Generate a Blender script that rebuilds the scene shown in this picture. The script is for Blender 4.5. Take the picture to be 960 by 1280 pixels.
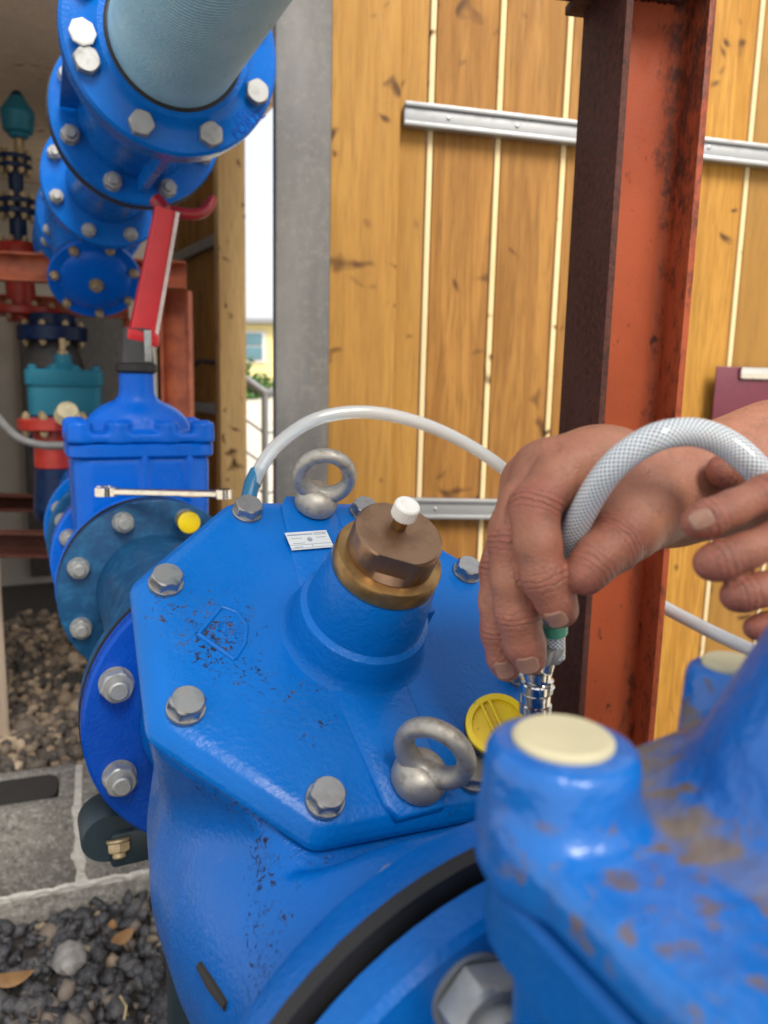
import bpy, bmesh, math, random
import numpy as np
from mathutils import Vector as Vec, Matrix as Mat
random.seed(7); RNG = np.random.default_rng(11)
R = math.radians
for o in list(bpy.data.objects): bpy.data.objects.remove(o)
SC = bpy.context.scene; COL = SC.collection

# ------------------------------------------------------------------ camera, sky, sun, exposure
FPX, PITCH, ROLL = 961.0, R(9.3), R(1.34)
CAM = np.array([0, 0, 1.15])
fw = np.array([0, math.cos(PITCH), -math.sin(PITCH)]); up0 = np.array([0, math.sin(PITCH), math.cos(PITCH)]); x0 = np.array([1., 0, 0])
rt = math.cos(ROLL)*x0 + math.sin(ROLL)*up0; upv = math.cos(ROLL)*up0 - math.sin(ROLL)*x0
cd = bpy.data.cameras.new('camera'); cam = bpy.data.objects.new('camera', cd); COL.objects.link(cam)
cam.matrix_world = Mat(((rt[0], upv[0], -fw[0], CAM[0]), (rt[1], upv[1], -fw[1], CAM[1]), (rt[2], upv[2], -fw[2], CAM[2]), (0, 0, 0, 1)))
cd.sensor_fit = 'VERTICAL'; cd.sensor_height = 36; cd.lens = FPX/1280*36; cd.clip_start = 0.01; cd.clip_end = 800
cd.dof.use_dof = True; cd.dof.focus_distance = 0.54; cd.dof.aperture_fstop = cd.lens/3.3
SC.camera = cam
SUN_AZ, SUN_EL = R(152), R(46)          # azimuth clockwise from +Y (the camera looks to +Y)
w = bpy.data.worlds.new('World'); SC.world = w; w.use_nodes = True
nt = w.node_tree; bg = nt.nodes['Background']
sk = nt.nodes.new('ShaderNodeTexSky'); sk.sky_type = 'NISHITA'; sk.sun_disc = False
sk.sun_elevation = SUN_EL; sk.sun_rotation = SUN_AZ; sk.air_density = 1.0; sk.dust_density = 4.0; sk.ozone_density = 0.8
hz = nt.nodes.new('ShaderNodeMix'); hz.data_type = 'RGBA'; hz.inputs[0].default_value = .62; hz.inputs[7].default_value = (9.4, 9.4, 9.4, 1)   # thin bright overcast
nt.links.new(sk.outputs[0], hz.inputs[6]); nt.links.new(hz.outputs[2], bg.inputs[0]); bg.inputs[1].default_value = 0.09
sl = bpy.data.lights.new('sun', 'SUN'); sl.energy = 2.5; sl.angle = R(26); sl.color = (1, .93, .82)
so = bpy.data.objects.new('sun', sl); COL.objects.link(so)
sd = Vec((math.sin(SUN_AZ)*math.cos(SUN_EL), math.cos(SUN_AZ)*math.cos(SUN_EL), math.sin(SUN_EL)))
so.rotation_euler = sd.to_track_quat('Z', 'Y').to_euler(); so.location = sd*20
SC.view_settings.view_transform = 'Standard'; SC.view_settings.look = 'None'
SC.view_settings.exposure = 0.75; SC.view_settings.gamma = 1
SC.render.engine = 'CYCLES'

# ------------------------------------------------------------------ pixel -> place
def ray(x, y): return fw + (x-480)/FPX*rt - (y-640)/FPX*upv
def unp(x, y, d): return CAM + d*ray(x, y)
def onplane(x, y, P0, n):
    d = ray(x, y); return CAM + d*(((np.asarray(P0)-CAM)@n)/(d@n))
def onz(x, y, z): return onplane(x, y, np.array([0, 0, z]), np.array([0, 0, 1.]))

# ------------------------------------------------------------------ materials
MATS = {}
class NT:
    def __init__(s, name):
        s.m = bpy.data.materials.new(name); s.m.use_nodes = True; s.t = s.m.node_tree
        s.b = s.t.nodes['Principled BSDF']; s.out = s.t.nodes['Material Output']
        tc = s.t.nodes.new('ShaderNodeTexCoord'); s.obj = tc.outputs['Object']; s.uv = tc.outputs['UV']
        oi = s.t.nodes.new('ShaderNodeObjectInfo'); s.rnd = oi.outputs['Random']
    def n(s, typ, ins=None, **kw):
        nd = s.t.nodes.new(typ)
        for k, v in kw.items(): setattr(nd, k, v)
        for k, v in (ins or {}).items():
            if hasattr(v, 'is_output') or isinstance(v, bpy.types.NodeSocket): s.t.links.new(v, nd.inputs[k])
            else: nd.inputs[k].default_value = v
        return nd
    def L(s, a, b): s.t.links.new(a, b)
    def map(s, v, sc=(1, 1, 1), loc=(0, 0, 0)): return s.n('ShaderNodeMapping', {'Vector': v, 'Scale': sc, 'Location': loc}).outputs[0]
    def off(s, v, k=37.0):      # shift the pattern by the object's random number
        c = s.n('ShaderNodeCombineXYZ', {0: s.math('MULTIPLY', s.rnd, k), 1: s.math('MULTIPLY', s.rnd, k*1.7), 2: s.math('MULTIPLY', s.rnd, k*.6)})
        return s.n('ShaderNodeVectorMath', {0: v, 1: c.outputs[0]}, operation='ADD').outputs[0]
    def noise(s, v, scale, detail=4, rough=.55, dist=0): return s.n('ShaderNodeTexNoise', {'Vector': v, 'Scale': scale, 'Detail': detail, 'Roughness': rough, 'Distortion': dist}).outputs[0]
    def vor(s, v, scale, feature='F1', out=0): return s.n('ShaderNodeTexVoronoi', {'Vector': v, 'Scale': scale}, feature=feature).outputs[out]
    def math(s, op, a, b=0.0, c=0.0): return s.n('ShaderNodeMath', {0: a, 1: b, 2: c}, operation=op).outputs[0]
    def ramp(s, f, lo, hi, a=0.0, b=1.0): return s.n('ShaderNodeMapRange', {0: f, 1: lo, 2: hi, 3: a, 4: b}, clamp=True).outputs[0]
    def mix(s, f, a, b):
        nd = s.n('ShaderNodeMix', data_type='RGBA')
        for i, v in ((0, f), (6, a), (7, b)):
            if isinstance(v, bpy.types.NodeSocket): s.L(v, nd.inputs[i])
            elif i: nd.inputs[i].default_value = (*v, 1) if len(v) == 3 else v
            else: nd.inputs[i].default_value = v
        return nd.outputs[2]
    def set(s, **kw):
        al = dict(col='Base Color', rough='Roughness', metal='Metallic', coat='Coat Weight', trans='Transmission Weight', sub='Subsurface Weight', ior='IOR', alpha='Alpha', spec='Specular IOR Level', coatr='Coat Roughness')
        for k, v in kw.items():
            i = s.b.inputs[al[k]]
            if isinstance(v, bpy.types.NodeSocket): s.L(v, i)
            elif k == 'col': i.default_value = (*v, 1)
            else: i.default_value = v
        return s
    def bump(s, h, strength=.3, dist=.002):
        prev = s.b.inputs['Normal'].links[0].from_socket if s.b.inputs['Normal'].links else None
        nd = s.n('ShaderNodeBump', {'Height': h, 'Strength': strength, 'Distance': dist})
        if prev: s.L(prev, nd.inputs['Normal'])
        s.L(nd.outputs[0], s.b.inputs['Normal']); return s
    def attr(s, name): return s.n('ShaderNodeAttribute', attribute_name=name).outputs['Fac']
def reg(name, t): MATS[name] = t.m; return t

def blue_paint(name, col, rust=0.0, rough=.3, dust=.12, rustcol=(.016, .011, .009), dirt_attr=False, scratch=.0, area=None):
    t = NT(name); v = t.obj
    big = t.noise(v, 9, 3); fine = t.noise(v, 300, 3); mid = t.noise(v, 60, 4)
    c = t.mix(t.ramp(big, .35, .7), col, tuple(x*.82 for x in col))
    c = t.mix(t.math('MULTIPLY', t.ramp(mid, .45, .75), dust), c, (.03, .20, .40))
    r = t.ramp(mid, .3, .8, rough-.06, rough+.16)
    if rust > 0:
        clump = t.noise(v, 14, 2); sp = t.noise(v, 190, 6, .75, 1.2)
        thr = t.math('SUBTRACT', .775, t.math('MULTIPLY', t.ramp(clump, .42, .66), .13*rust))
        if dirt_attr: thr = t.math('SUBTRACT', thr, t.math('MULTIPLY', t.attr('dirt'), .235))
        m = t.ramp(t.math('SUBTRACT', sp, thr), 0, .03)
        brown = t.mix(t.ramp(t.noise(v, 60, 2), .5, .7), rustcol, tuple(x*4.5 for x in rustcol))
        c = t.mix(m, c, brown); r = t.math('MAXIMUM', r, t.math('MULTIPLY', m, .85))
        t.bump(m, .35, -.0006)
    if scratch > 0:
        sv = t.map(v, (1, 1, .25)); sc = t.ramp(t.noise(sv, 150, 5, .75, .6), .69, .73)
        c = t.mix(t.math('MULTIPLY', sc, scratch), c, (.45, .5, .55))
    t.set(col=c, rough=r, coat=.05, coatr=.06, spec=.21)
    t.bump(fine, .55, .0010).bump(mid, .18, .0018)
    return reg(name, t)
BLUE = (.0, .110, .45); DEEP = (.0, .055, .38)
blue_paint('valve_blue', BLUE, 0.4, .3, .05, scratch=.3)
blue_paint('bonnet_blue', (.0, .122, .47), .8, .29, .02, dirt_attr=True)
blue_paint('deep_blue', DEEP, 0, .26, .05)
blue_paint('gate_blue', (.0, .115, .60), 0, .26, .02)
blue_paint('pipe_blue', (.0, .128, .54), 0, .22, .03, scratch=.15)
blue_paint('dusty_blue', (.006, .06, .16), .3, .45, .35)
t = NT('pale_pipe'); v = t.obj; n_ = t.noise(v, 14, 4); f_ = t.noise(t.map(v, (1, .2, 1)), 120, 5, .7)      # faded pipe with fine wound texture, scuffs
wv1 = t.n('ShaderNodeTexWave', {'Vector': t.map(v, (1, 1, 1)), 'Scale': 95.0, 'Distortion': 3.0, 'Detail': 2.0, 'Detail Scale': 3.0}, bands_direction='DIAGONAL').outputs[1]
c = t.mix(t.ramp(n_, .35, .7), (.27, .53, .70), (.19, .43, .60)); c = t.mix(t.math('MULTIPLY', wv1, .32), c, (.66, .76, .80))
c = t.mix(t.ramp(f_, .66, .72), c, (.05, .16, .30)); c = t.mix(t.ramp(t.noise(v, 42, 4, .7), .72, .76), c, (.42, .34, .26)); t.set(col=c, rough=.5, spec=.3); t.bump(wv1, .5, .0015); reg('pale_pipe', t)
blue_paint('teal', (.02, .17, .26), 0, .4, .1)
blue_paint('navy', (.004, .015, .06), 0, .35, .1)
blue_paint('front_blue', (.002, .115, .44), 0, .28, .10)
# dirty worn top of the nearest valve
t = NT('front_worn'); v = t.obj
m = t.math('MULTIPLY', t.ramp(t.noise(v, 120, 4, .6, .5), .53, .60), t.ramp(t.noise(v, 20, 2), .3, .6, .3, .9)); a_ = t.attr('dirt')
m = t.math('MULTIPLY', m, a_); m2 = t.ramp(t.math('ADD', a_, t.math('MULTIPLY', t.noise(v, 60, 4), 1.2)), 2.15, 2.75)
c = t.mix(t.ramp(t.noise(v, 20), .3, .7), (.002, .11, .44), (.004, .14, .50))
c = t.mix(m, c, (.13, .095, .085)); c = t.mix(m2, c, (.17, .135, .11))
t.set(col=c, rough=t.ramp(t.math('MAXIMUM', m, m2), 0, 1, .28, .8), coat=.25); t.bump(t.noise(v, 70, 3), .7, .004); reg('front_worn', t)

def metal(name, col, rough, met=1.0, grime=.35, gcol=(.12, .09, .06), sc=90):
    t = NT(name); v = t.off(t.obj); n_ = t.noise(v, sc, 4, .6); f = t.noise(v, sc*5, 2)
    t.set(col=t.mix(t.math('MULTIPLY', t.ramp(n_, .5, .75), grime), col, gcol), rough=t.ramp(n_, .3, .75, rough-.08, rough+.2), metal=met)
    t.bump(f, .15, .0005); return reg(name, t)
metal('zinc', (.37, .375, .38), .34, .95, .55); metal('zinc_dull', (.36, .37, .37), .5, .7, .3); metal('chrome', (.75, .73, .68), .12, 1, .2)
metal('cast_zinc', (.42, .40, .36), .5, .8, .6, sc=160); metal('brass', (.36, .22, .085), .32, .9, .8, (.10, .055, .03), 45)
metal('brass_top', (.27, .165, .10), .34, .9, .75, (.10, .055, .04), 40); metal('old_brass', (.42, .33, .2), .45, .7, .4)
metal('galvanised', (.34, .35, .36), .42, .6, .5, (.3, .3, .3), 30); metal('rail_steel', (.3, .32, .34), .5, .5)

def plain(name, col, rough=.5, var=.15, sc=40, bump=.1, **kw):
    t = NT(name); v = t.off(t.obj); n_ = t.noise(v, sc, 4)
    t.set(col=t.mix(t.ramp(n_, .3, .7), col, tuple(x*(1-var*2) for x in col)), rough=rough, **kw); t.bump(n_, bump, .001); return reg(name, t)
plain('rubber', (.012, .012, .013), .55); plain('black_plastic', (.03, .03, .032), .45); plain('white_plastic', (.78, .76, .72), .35, .04, sub=.1)
plain('cream_wax', (.62, .56, .36), .6, .1, 30); plain('red_paint', (.62, .02, .03), .3, .08); plain('red_edge', (.75, .62, .58), .4)
plain('dark_red', (.30, .015, .02), .35); plain('red_fitting', (.42, .03, .02), .4); plain('green_plastic', (.10, .42, .26), .4, .05)
plain('maroon', (.13, .012, .03), .38, .1); plain('grey_wall', (.46, .42, .37), .85, .1, 5); plain('dark_panel', (.085, .08, .075), .7)
plain('charcoal', (.045, .045, .048), .6); plain('sticker', (.55, .58, .6), .4, .02); plain('ink', (.25, .30, .38), .6); plain('cap_blue', (.002, .14, .30), .35, .1)
plain('yellow_wall', (.85, .74, .36), .8, .1, 3); plain('glass_blue', (.12, .24, .30), .1, .1, 2); plain('white_frame', (.75, .75, .73), .6)
plain('dry_leaf', (.26, .14, .055), .7, .2); plain('straw', (.5, .4, .22), .7); plain('pale_rock', (.27, .26, .25), .8, .25, 50, .6); plain('grey_cable', (.16, .16, .16), .5)
plain('navy_clamp', (.012, .028, .04), .45, .1); plain('nail', (.42, .225, .155), .26, .10, 90); plain('dark_seam', (.02, .018, .016), .8)
plain('sleeve', (.05, .07, .11), .85); plain('trousers', (.03, .035, .045), .85); plain('hair', (.03, .02, .015), .6); plain('leaf_green', (.05, .16, .02), .6, .3, 9)
# yellow cap, speckled
t = NT('yellow_plastic'); n_ = t.noise(t.obj, 260, 4, .7)
t.set(col=t.mix(t.ramp(n_, .64, .70), t.mix(t.noise(t.obj, 30), (.90, .70, .01), (.85, .58, .005)), (.22, .10, .01)), rough=.38); t.bump(n_, .1, .0005); reg('yellow_plastic', t)
# wood
def wood(name, light, dark, knot=(.10, .045, .015), grain=1.0, rough=.55):
    t = NT(name); v = t.off(t.obj, 11)
    wv = t.map(v, (1, 1, .07)); n1 = t.noise(wv, 30, 5, .62, 1.1); n2 = t.noise(wv, 170, 3, .6)
    big = t.noise(t.map(v, (1, 1, .3)), 3.5, 2)
    kd = t.vor(t.map(t.n('ShaderNodeVectorMath', {0: v, 1: t.n('ShaderNodeTexNoise', {'Vector': v, 'Scale': 6.0}).outputs[1]}, operation='ADD').outputs[0], (5.5, 5.5, 2.6)), 1.0)
    kn = t.ramp(kd, .20, .07); ring = t.math('SINE', t.math('MULTIPLY', kd, 120.0))
    c = t.mix(t.ramp(n1, .36, .62), light, dark); c = t.mix(t.math('MULTIPLY', t.ramp(n2, .48, .66), .6*grain), c, tuple(x*.62 for x in dark))
    c = t.mix(t.ramp(big, .42, .68, 0, .45), c, tuple(x*.55 for x in light))
    c = t.mix(t.math('MULTIPLY', t.math('MULTIPLY', t.ramp(kd, .36, .12), t.ramp(ring, 0, 1)), .30), c, knot)
    c = t.mix(t.ramp(t.rnd, 0, 1, 0, .6), c, (light[0]*.46, light[1]*.50, light[2]*.85)); c = t.mix(kn, c, knot)
    t.set(col=c, rough=t.ramp(n1, .3, .7, rough, rough+.15), spec=.2); t.bump(n2, .25, .0008); return reg(name, t)
wood('door_wood', (.47, .23, .050), (.28, .12, .023)); wood('stile_wood', (.56, .29, .054), (.40, .185, .029)); wood('glow_strip_cream', (.93, .74, .40), (.86, .62, .26), grain=.2)
wood('post_wood', (.86, .60, .24), (.70, .43, .14)); wood('plywood', (.86, .70, .44), (.70, .52, .29)); wood('pale_timber', (.66, .52, .33), (.5, .38, .22))
# red oxide steel with rust
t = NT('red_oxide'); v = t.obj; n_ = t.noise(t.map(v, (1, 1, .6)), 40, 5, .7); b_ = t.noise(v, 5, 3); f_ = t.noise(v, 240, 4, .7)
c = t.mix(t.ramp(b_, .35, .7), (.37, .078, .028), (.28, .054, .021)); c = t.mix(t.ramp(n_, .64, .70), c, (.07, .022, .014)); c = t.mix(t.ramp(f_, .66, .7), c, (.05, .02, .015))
sx_ = t.n('ShaderNodeSeparateXYZ', {0: v}).outputs; edge = t.math('ADD', t.ramp(sx_[0], .056, .088, -.15, .09), t.ramp(sx_[2], 1.55, 1.68, 0, .10))   # rust at one root and top weld, plus painted shade on the right
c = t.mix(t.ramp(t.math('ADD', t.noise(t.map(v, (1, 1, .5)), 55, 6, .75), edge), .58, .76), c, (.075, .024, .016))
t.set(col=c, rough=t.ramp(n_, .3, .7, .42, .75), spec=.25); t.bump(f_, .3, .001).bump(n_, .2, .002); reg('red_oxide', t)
t = NT('rusty_shaded_flange'); v = t.obj; n_ = t.noise(v, 110, 5, .75); b_ = t.noise(v, 8, 3)  # rusty steel, darkened to carry the left flange's shade in its colour
c = t.mix(t.ramp(n_, .42, .66), (.085, .024, .015), (.016, .008, .006)); t.set(col=t.mix(t.ramp(b_, .4, .7, 0, .5), c, (.09, .035, .03)), rough=.7, spec=.25); t.bump(n_, .6, .002); reg('rusty_shaded_flange', t)
t = NT('frame_red'); n_ = t.noise(t.obj, 18, 4); t.set(col=t.mix(t.ramp(n_, .4, .7), (.46, .12, .045), (.26, .05, .025)), rough=.5); reg('frame_red', t)
# grey post
t = NT('grey_post'); v = t.obj; b_ = t.noise(t.map(v, (3, 3, .8)), 3, 4); st = t.noise(t.map(v, (1, 1, .15)), 30, 4)
c = t.mix(t.ramp(b_, .3, .7), (.185, .18, .172), (.085, .083, .08)); c = t.mix(t.ramp(st, .62, .8, 0, .6), c, (.17, .13, .09)); c = t.mix(t.ramp(t.noise(v, 60, 5, .75), .5, .7, 0, .4), c, (.24, .225, .20)); t.set(col=c, rough=.7); t.bump(t.noise(v, 90, 5, .7), .3, .002); reg('grey_post', t)
# concrete
t = NT('concrete'); v = t.off(t.obj); n_ = t.noise(v, 120, 5, .7); b_ = t.noise(v, 9, 4); p_ = t.vor(v, 160)
c = t.mix(t.ramp(b_, .35, .65), (.20, .19, .172), (.115, .108, .098)); c = t.mix(t.ramp(n_, .52, .70), c, (.36, .34, .31)); c = t.mix(t.ramp(n_, .44, .34), c, (.06, .056, .05)); t.set(col=c, rough=.95); t.bump(n_, .8, .004).bump(p_, .3, .002); reg('concrete', t)
t = NT('mortar'); v = t.obj; n_ = t.noise(v, 60, 5, .7); t.set(col=t.mix(t.ramp(n_, .4, .7), (.52, .50, .465), (.32, .305, .28)), rough=.95); t.bump(n_, .9, .006); reg('mortar', t)
# gravel (colour by stone attribute)
def gravel(name, stops):
    t = NT(name); cr = t.n('ShaderNodeValToRGB', {0: t.attr('stone')}); cr.color_ramp.elements[0].color = (*stops[0][1], 1); cr.color_ramp.elements[1].color = (*stops[-1][1], 1); cr.color_ramp.elements[1].position = 1
    for p_, c_ in stops[1:-1]: e_ = cr.color_ramp.elements.new(p_); e_.color = (*c_, 1)
    n_ = t.noise(t.obj, 150, 4, .7); t.set(col=t.mix(t.ramp(n_, .45, .75, 0, .4), cr.outputs[0], (.2, .19, .18)), rough=.7); t.bump(n_, .5, .002); return reg(name, t)
gravel('gravel_dark', [(0, (.012, .013, .018)), (.5, (.034, .036, .045)), (.8, (.065, .064, .068)), (.95, (.15, .12, .095)), (1, (.30, .23, .15))])
gravel('gravel_brown', [(0, (.03, .028, .027)), (.35, (.085, .07, .058)), (.6, (.17, .13, .095)), (.85, (.27, .20, .135)), (1, (.45, .36, .26))])
t = NT('ground'); v = t.obj; n_ = t.noise(v, 3, 5); t.set(col=t.mix(t.ramp(n_, .3, .7), (.66, .61, .52), (.54, .49, .41)), rough=.95); reg('ground', t)
t = NT('soil'); v = t.obj; n_ = t.noise(v, 90, 5, .8); t.set(col=t.mix(n_, (.015, .014, .014), (.06, .05, .042)), rough=.95); t.bump(n_, 1, .01); reg('soil', t)
# skin
t = NT('skin'); v = t.obj; n1 = t.noise(v, 40, 4); n2 = t.noise(v, 650, 3, .6); vo = t.vor(v, 900); red = t.attr('red'); jw_ = t.attr('crease'); jd_ = t.attr('joint')
ph_ = t.math('ADD', t.math('MULTIPLY', jd_, 2100.0), t.math('MULTIPLY', t.noise(v, 130, 3), 9.0)); cr = t.math('MULTIPLY', jw_, t.ramp(t.math('SINE', ph_), .25, .95))
c = t.mix(t.ramp(n1, .35, .7), (.42, .180, .106), (.30, .120, .070)); c = t.mix(t.math('MULTIPLY', red, .8), c, (.34, .09, .06)); c = t.mix(t.math('MULTIPLY', t.ramp(t.noise(v, 75, 4, .65), .45, .7), .35), c, (.36, .11, .075))
c = t.mix(t.math('MULTIPLY', t.ramp(t.noise(v, 130, 6, .75), .53, .68), .5), c, (.17, .085, .06)); c = t.mix(t.math('MULTIPLY', cr, .5), c, (.13, .055, .04)); c = t.mix(t.math('MULTIPLY', t.math('MULTIPLY', red, t.ramp(t.noise(v, 300, 4, .7), .45, .62)), .45), c, (.12, .07, .055))
t.set(col=c, rough=t.ramp(n1, .3, .7, .42, .55), sub=.12); t.b.inputs['Subsurface Radius'].default_value = (.006, .002, .001); t.b.inputs['Subsurface Scale'].default_value = .6
t.bump(n2, .4, .0008).bump(vo, .35, .0007).bump(t.noise(t.map(v, (1, 1, .35)), 240, 5, .7, .8), .35, .0012).bump(cr, .8, -.0009); reg('skin', t)
# hoses: u around, v along in metres
def hose(name, braid):
    t = NT(name); sx = t.n('ShaderNodeSeparateXYZ', {0: t.uv})
    if braid:
        U, Vv = sx.outputs[0], sx.outputs[1]; A = t.math('MULTIPLY', U, 16.0); B = t.math('MULTIPLY', Vv, 430.0)
        def st(sum_): return t.ramp(t.math('ABSOLUTE', t.math('SUBTRACT', t.math('FRACT', sum_), .5)), .22, .12)
        s1 = st(t.math('ADD', A, B)); s2 = st(t.math('SUBTRACT', A, B)); l = t.math('MAXIMUM', s1, s2)
        t.set(col=t.mix(l, (.42, .58, .72), (.86, .89, .90)), rough=.16, sub=.2, trans=t.ramp(l, 0, 1, .6, .1)); t.bump(l, .5, .0008)
        t.b.inputs['Subsurface Scale'].default_value = .01; t.set(coat=.6, coatr=.08, ior=1.4)
    else:
        n_ = t.noise(t.obj, 25, 3); t.set(col=t.mix(n_, (.74, .84, .92), (.84, .90, .94)), rough=.2, trans=.65, sub=.2, coat=.5, ior=1.4); t.b.inputs['Subsurface Scale'].default_value = .01
    return reg(name, t)
hose('braided', True); hose('clear_tube', False)

# ------------------------------------------------------------------ mesh helpers
def mesh(name, V, Fc, smooth=None):
    me = bpy.data.meshes.new(name); me.from_pydata([tuple(map(float, p)) for p in V], [], Fc); me.update()
    if smooth: shade(me, smooth)
    return me
def shade(me, ang):
    me.polygons.foreach_set('use_smooth', [True]*len(me.polygons))
    if ang < 170: me.set_sharp_from_angle(angle=R(ang))
def put(name, me, mat, parent=None, M=None):
    o = bpy.data.objects.new(name, me); COL.objects.link(o)
    if mat and not me.materials: me.materials.append(MATS[mat])
    if parent: o.parent = parent
    if M is not None: o.matrix_local = M if parent else M
    return o
def tag(o, label=None, cat=None, group=None, kind=None):
    for k, v in (('label', label), ('category', cat), ('group', group), ('kind', kind)):
        if v: o[k] = v
    return o
def thing(name, label, cat, loc=(0, 0, 0), rotz=0, group=None):
    o = bpy.data.objects.new(name, None); COL.objects.link(o); o.empty_display_size = .05
    o.location = tuple(map(float, loc)); o.rotation_euler = (0, 0, rotz); return tag(o, label, cat, group)
class MB:
    """collects shapes into one mesh"""
    def __init__(s): s.V = []; s.F = []; s.uv = {}
    def add(s, V, Fc, M=None):
        b = len(s.V)
        for p in V: s.V.append(tuple(M @ Vec(p)) if M is not None else tuple(p))
        s.F += [tuple(b+i for i in f) for f in Fc]; return s
    def lathe(s, prof, seg=48, M=None, cap=True):       # prof: (radius, height) along +Z, bottom first
        V = []; Fc = []
        for r_, h_ in prof:
            for k in range(seg): a = 2*math.pi*k/seg; V.append((r_*math.cos(a), r_*math.sin(a), h_))
        n = len(prof)
        for i in range(n-1):
            for k in range(seg): j = (k+1) % seg; Fc.append((i*seg+k, i*seg+j, (i+1)*seg+j, (i+1)*seg+k))
        if cap: Fc.append(tuple(range(seg-1, -1, -1))); Fc.append(tuple((n-1)*seg+k for k in range(seg)))
        return s.add(V, Fc, M)
    def loft(s, rings, M=None, cap=True, closed=True):   # rings: lists of 3D points, same length
        m = len(rings[0]); V = [p for r_ in rings for p in r_]; Fc = []
        for i in range(len(rings)-1):
            for k in range(m if closed else m-1): j = (k+1) % m; Fc.append((i*m+k, i*m+j, (i+1)*m+j, (i+1)*m+k))
        if cap: Fc.append(tuple(range(m-1, -1, -1))); Fc.append(tuple((len(rings)-1)*m+k for k in range(m)))
        return s.add(V, Fc, M)
    def box(s, lo, hi, bev=0.0, M=None, seg=2):
        bm = bmesh.new(); bmesh.ops.create_cube(bm, size=1)
        for v_ in bm.verts: v_.co = Vec([lo[i]+(v_.co[i]+.5)*(hi[i]-lo[i]) for i in range(3)])
        if bev > 0: bmesh.ops.bevel(bm, geom=bm.edges[:], offset=bev, segments=seg, affect='EDGES', profile=.5)
        bm.verts.index_update(); s.add([v_.co.copy() for v_ in bm.verts], [[v_.index for v_ in f.verts] for f in bm.faces], M); bm.free(); return s
    def tube(s, path, r_, seg=14, M=None, cap=True):
        P = [Vec(p) for p in path]; n = len(P); rr = r_ if hasattr(r_, '__len__') else [r_]*n
        T = [(P[min(i+1, n-1)]-P[max(i-1, 0)]).normalized() for i in range(n)]
        nrm = T[0].orthogonal().normalized(); rings = []
        for i in range(n):
            nrm = (nrm - T[i]*nrm.dot(T[i])).normalized(); b = T[i].cross(nrm)
            rings.append([P[i]+(nrm*math.cos(2*math.pi*k/seg)+b*math.sin(2*math.pi*k/seg))*rr[i] for k in range(seg)])
        return s.loft(rings, M, cap)
    def mesh(s, name='m', smooth=35): return mesh(name, s.V, s.F, smooth)
    def build(s, name, mat, parent=None, M=None, smooth=35): return put(name, s.mesh(name, smooth), mat, parent, M)
def smoothpath(pts, n=80):
    P = np.array(pts, float); k = len(P); Q = np.vstack([2*P[0]-P[1], P, 2*P[-1]-P[-2]]); out = []
    for t in np.linspace(0, k-1, n):
        i = min(int(t), k-2); f = t-i; p0, p1, p2, p3 = Q[i], Q[i+1], Q[i+2], Q[i+3]
        out.append(.5*(2*p1+(p2-p0)*f+(2*p0-5*p1+4*p2-p3)*f*f+(3*p1-p0-3*p2+p3)*f**3))
    return np.array(out)
def hose_mesh(name, pts, r_, n=160, seg=20):
    P = smoothpath(pts, n); mb = MB().tube(P, r_, seg); me = mb.mesh(name, 180)
    L = np.concatenate([[0], np.cumsum(np.linalg.norm(np.diff(P, axis=0), axis=1))]); uv = me.uv_layers.new(name='UVMap').data
    for pl in me.polygons:
        if len(pl.vertices) != 4: continue
        ks = [v_ % seg for v_ in pl.vertices]; wrap = max(ks)-min(ks) > seg/2
        for li, vi in zip(pl.loop_indices, pl.vertices):
            k = vi % seg; k = k+seg if wrap and k == 0 else k; uv[li].uv = (k/seg, L[vi//seg])
    return me
def axis_m(p, d, roll=0.0):      # matrix taking +Z to d at p
    d = Vec(d).normalized(); q = d.to_track_quat('Z', 'Y'); return Mat.Translation(Vec(p)) @ q.to_matrix().to_4x4() @ Mat.Rotation(roll, 4, 'Z')

# hex bolts ---------------------------------------------------------------
def hexprism(mb, af, h0, h1, ch, M=None):
    rc = af/2/math.cos(R(30)); n = 24; rings = []
    def ring(z, lim):
        out = []
        for k in range(n):
            a = 2*math.pi*k/n; d = (a+R(30)) % R(60)-R(30); out.append((min(af/2/math.cos(d-0 if True else 0), lim)*math.cos(a), min(af/2/math.cos(d), lim)*math.sin(a), z))
        return out
    n = 48
    rings = [ring(h0, rc), ring(h1-ch, rc), ring(h1-ch*.45, rc-(rc-af/2)*.55), ring(h1, af/2*.96)]
    return mb.loft(rings, M)
def bolt_mesh(af, hh, washer=True, dimple=True):
    mb = MB()
    if washer: mb.lathe([(af*.60, -.0005), (af*.60, .002), (af*.58, .0027)], 32)
    hexprism(mb, af, .0027 if washer else 0, hh, hh*.22); return mb.mesh('bolt', 25)
def nut_mesh(af, hh, stud):
    mb = MB().lathe([(af*.58, -.0005), (af*.58, .002)], 28); hexprism(mb, af, .003, hh, hh*.2)
    r_ = af*.33; mb.lathe([(r_, hh-.001), (r_, stud-.0015), (r_*.82, stud)], 20); return mb.mesh('nut', 25)
M_BOLT19 = bolt_mesh(.0175, .0098); M_BOLT30 = bolt_mesh(.030, .014, False); M_NUT30 = nut_mesh(.027, .016, .025); M_NUT20 = nut_mesh(.02, .012, .018)
def ringbolts(parent, me, mat, r_, n, M, ph=22.5, skip=(), name='bolt', jit=True):
    for k in range(n):
        if k in skip: continue
        a = R(ph+360/n*k)
        put(name, me, mat, parent, M @ Mat.Translation((r_*math.cos(a), r_*math.sin(a), 0)) @ Mat.Rotation(random.uniform(0, 6.28) if jit else 0, 4, 'Z'))

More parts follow.
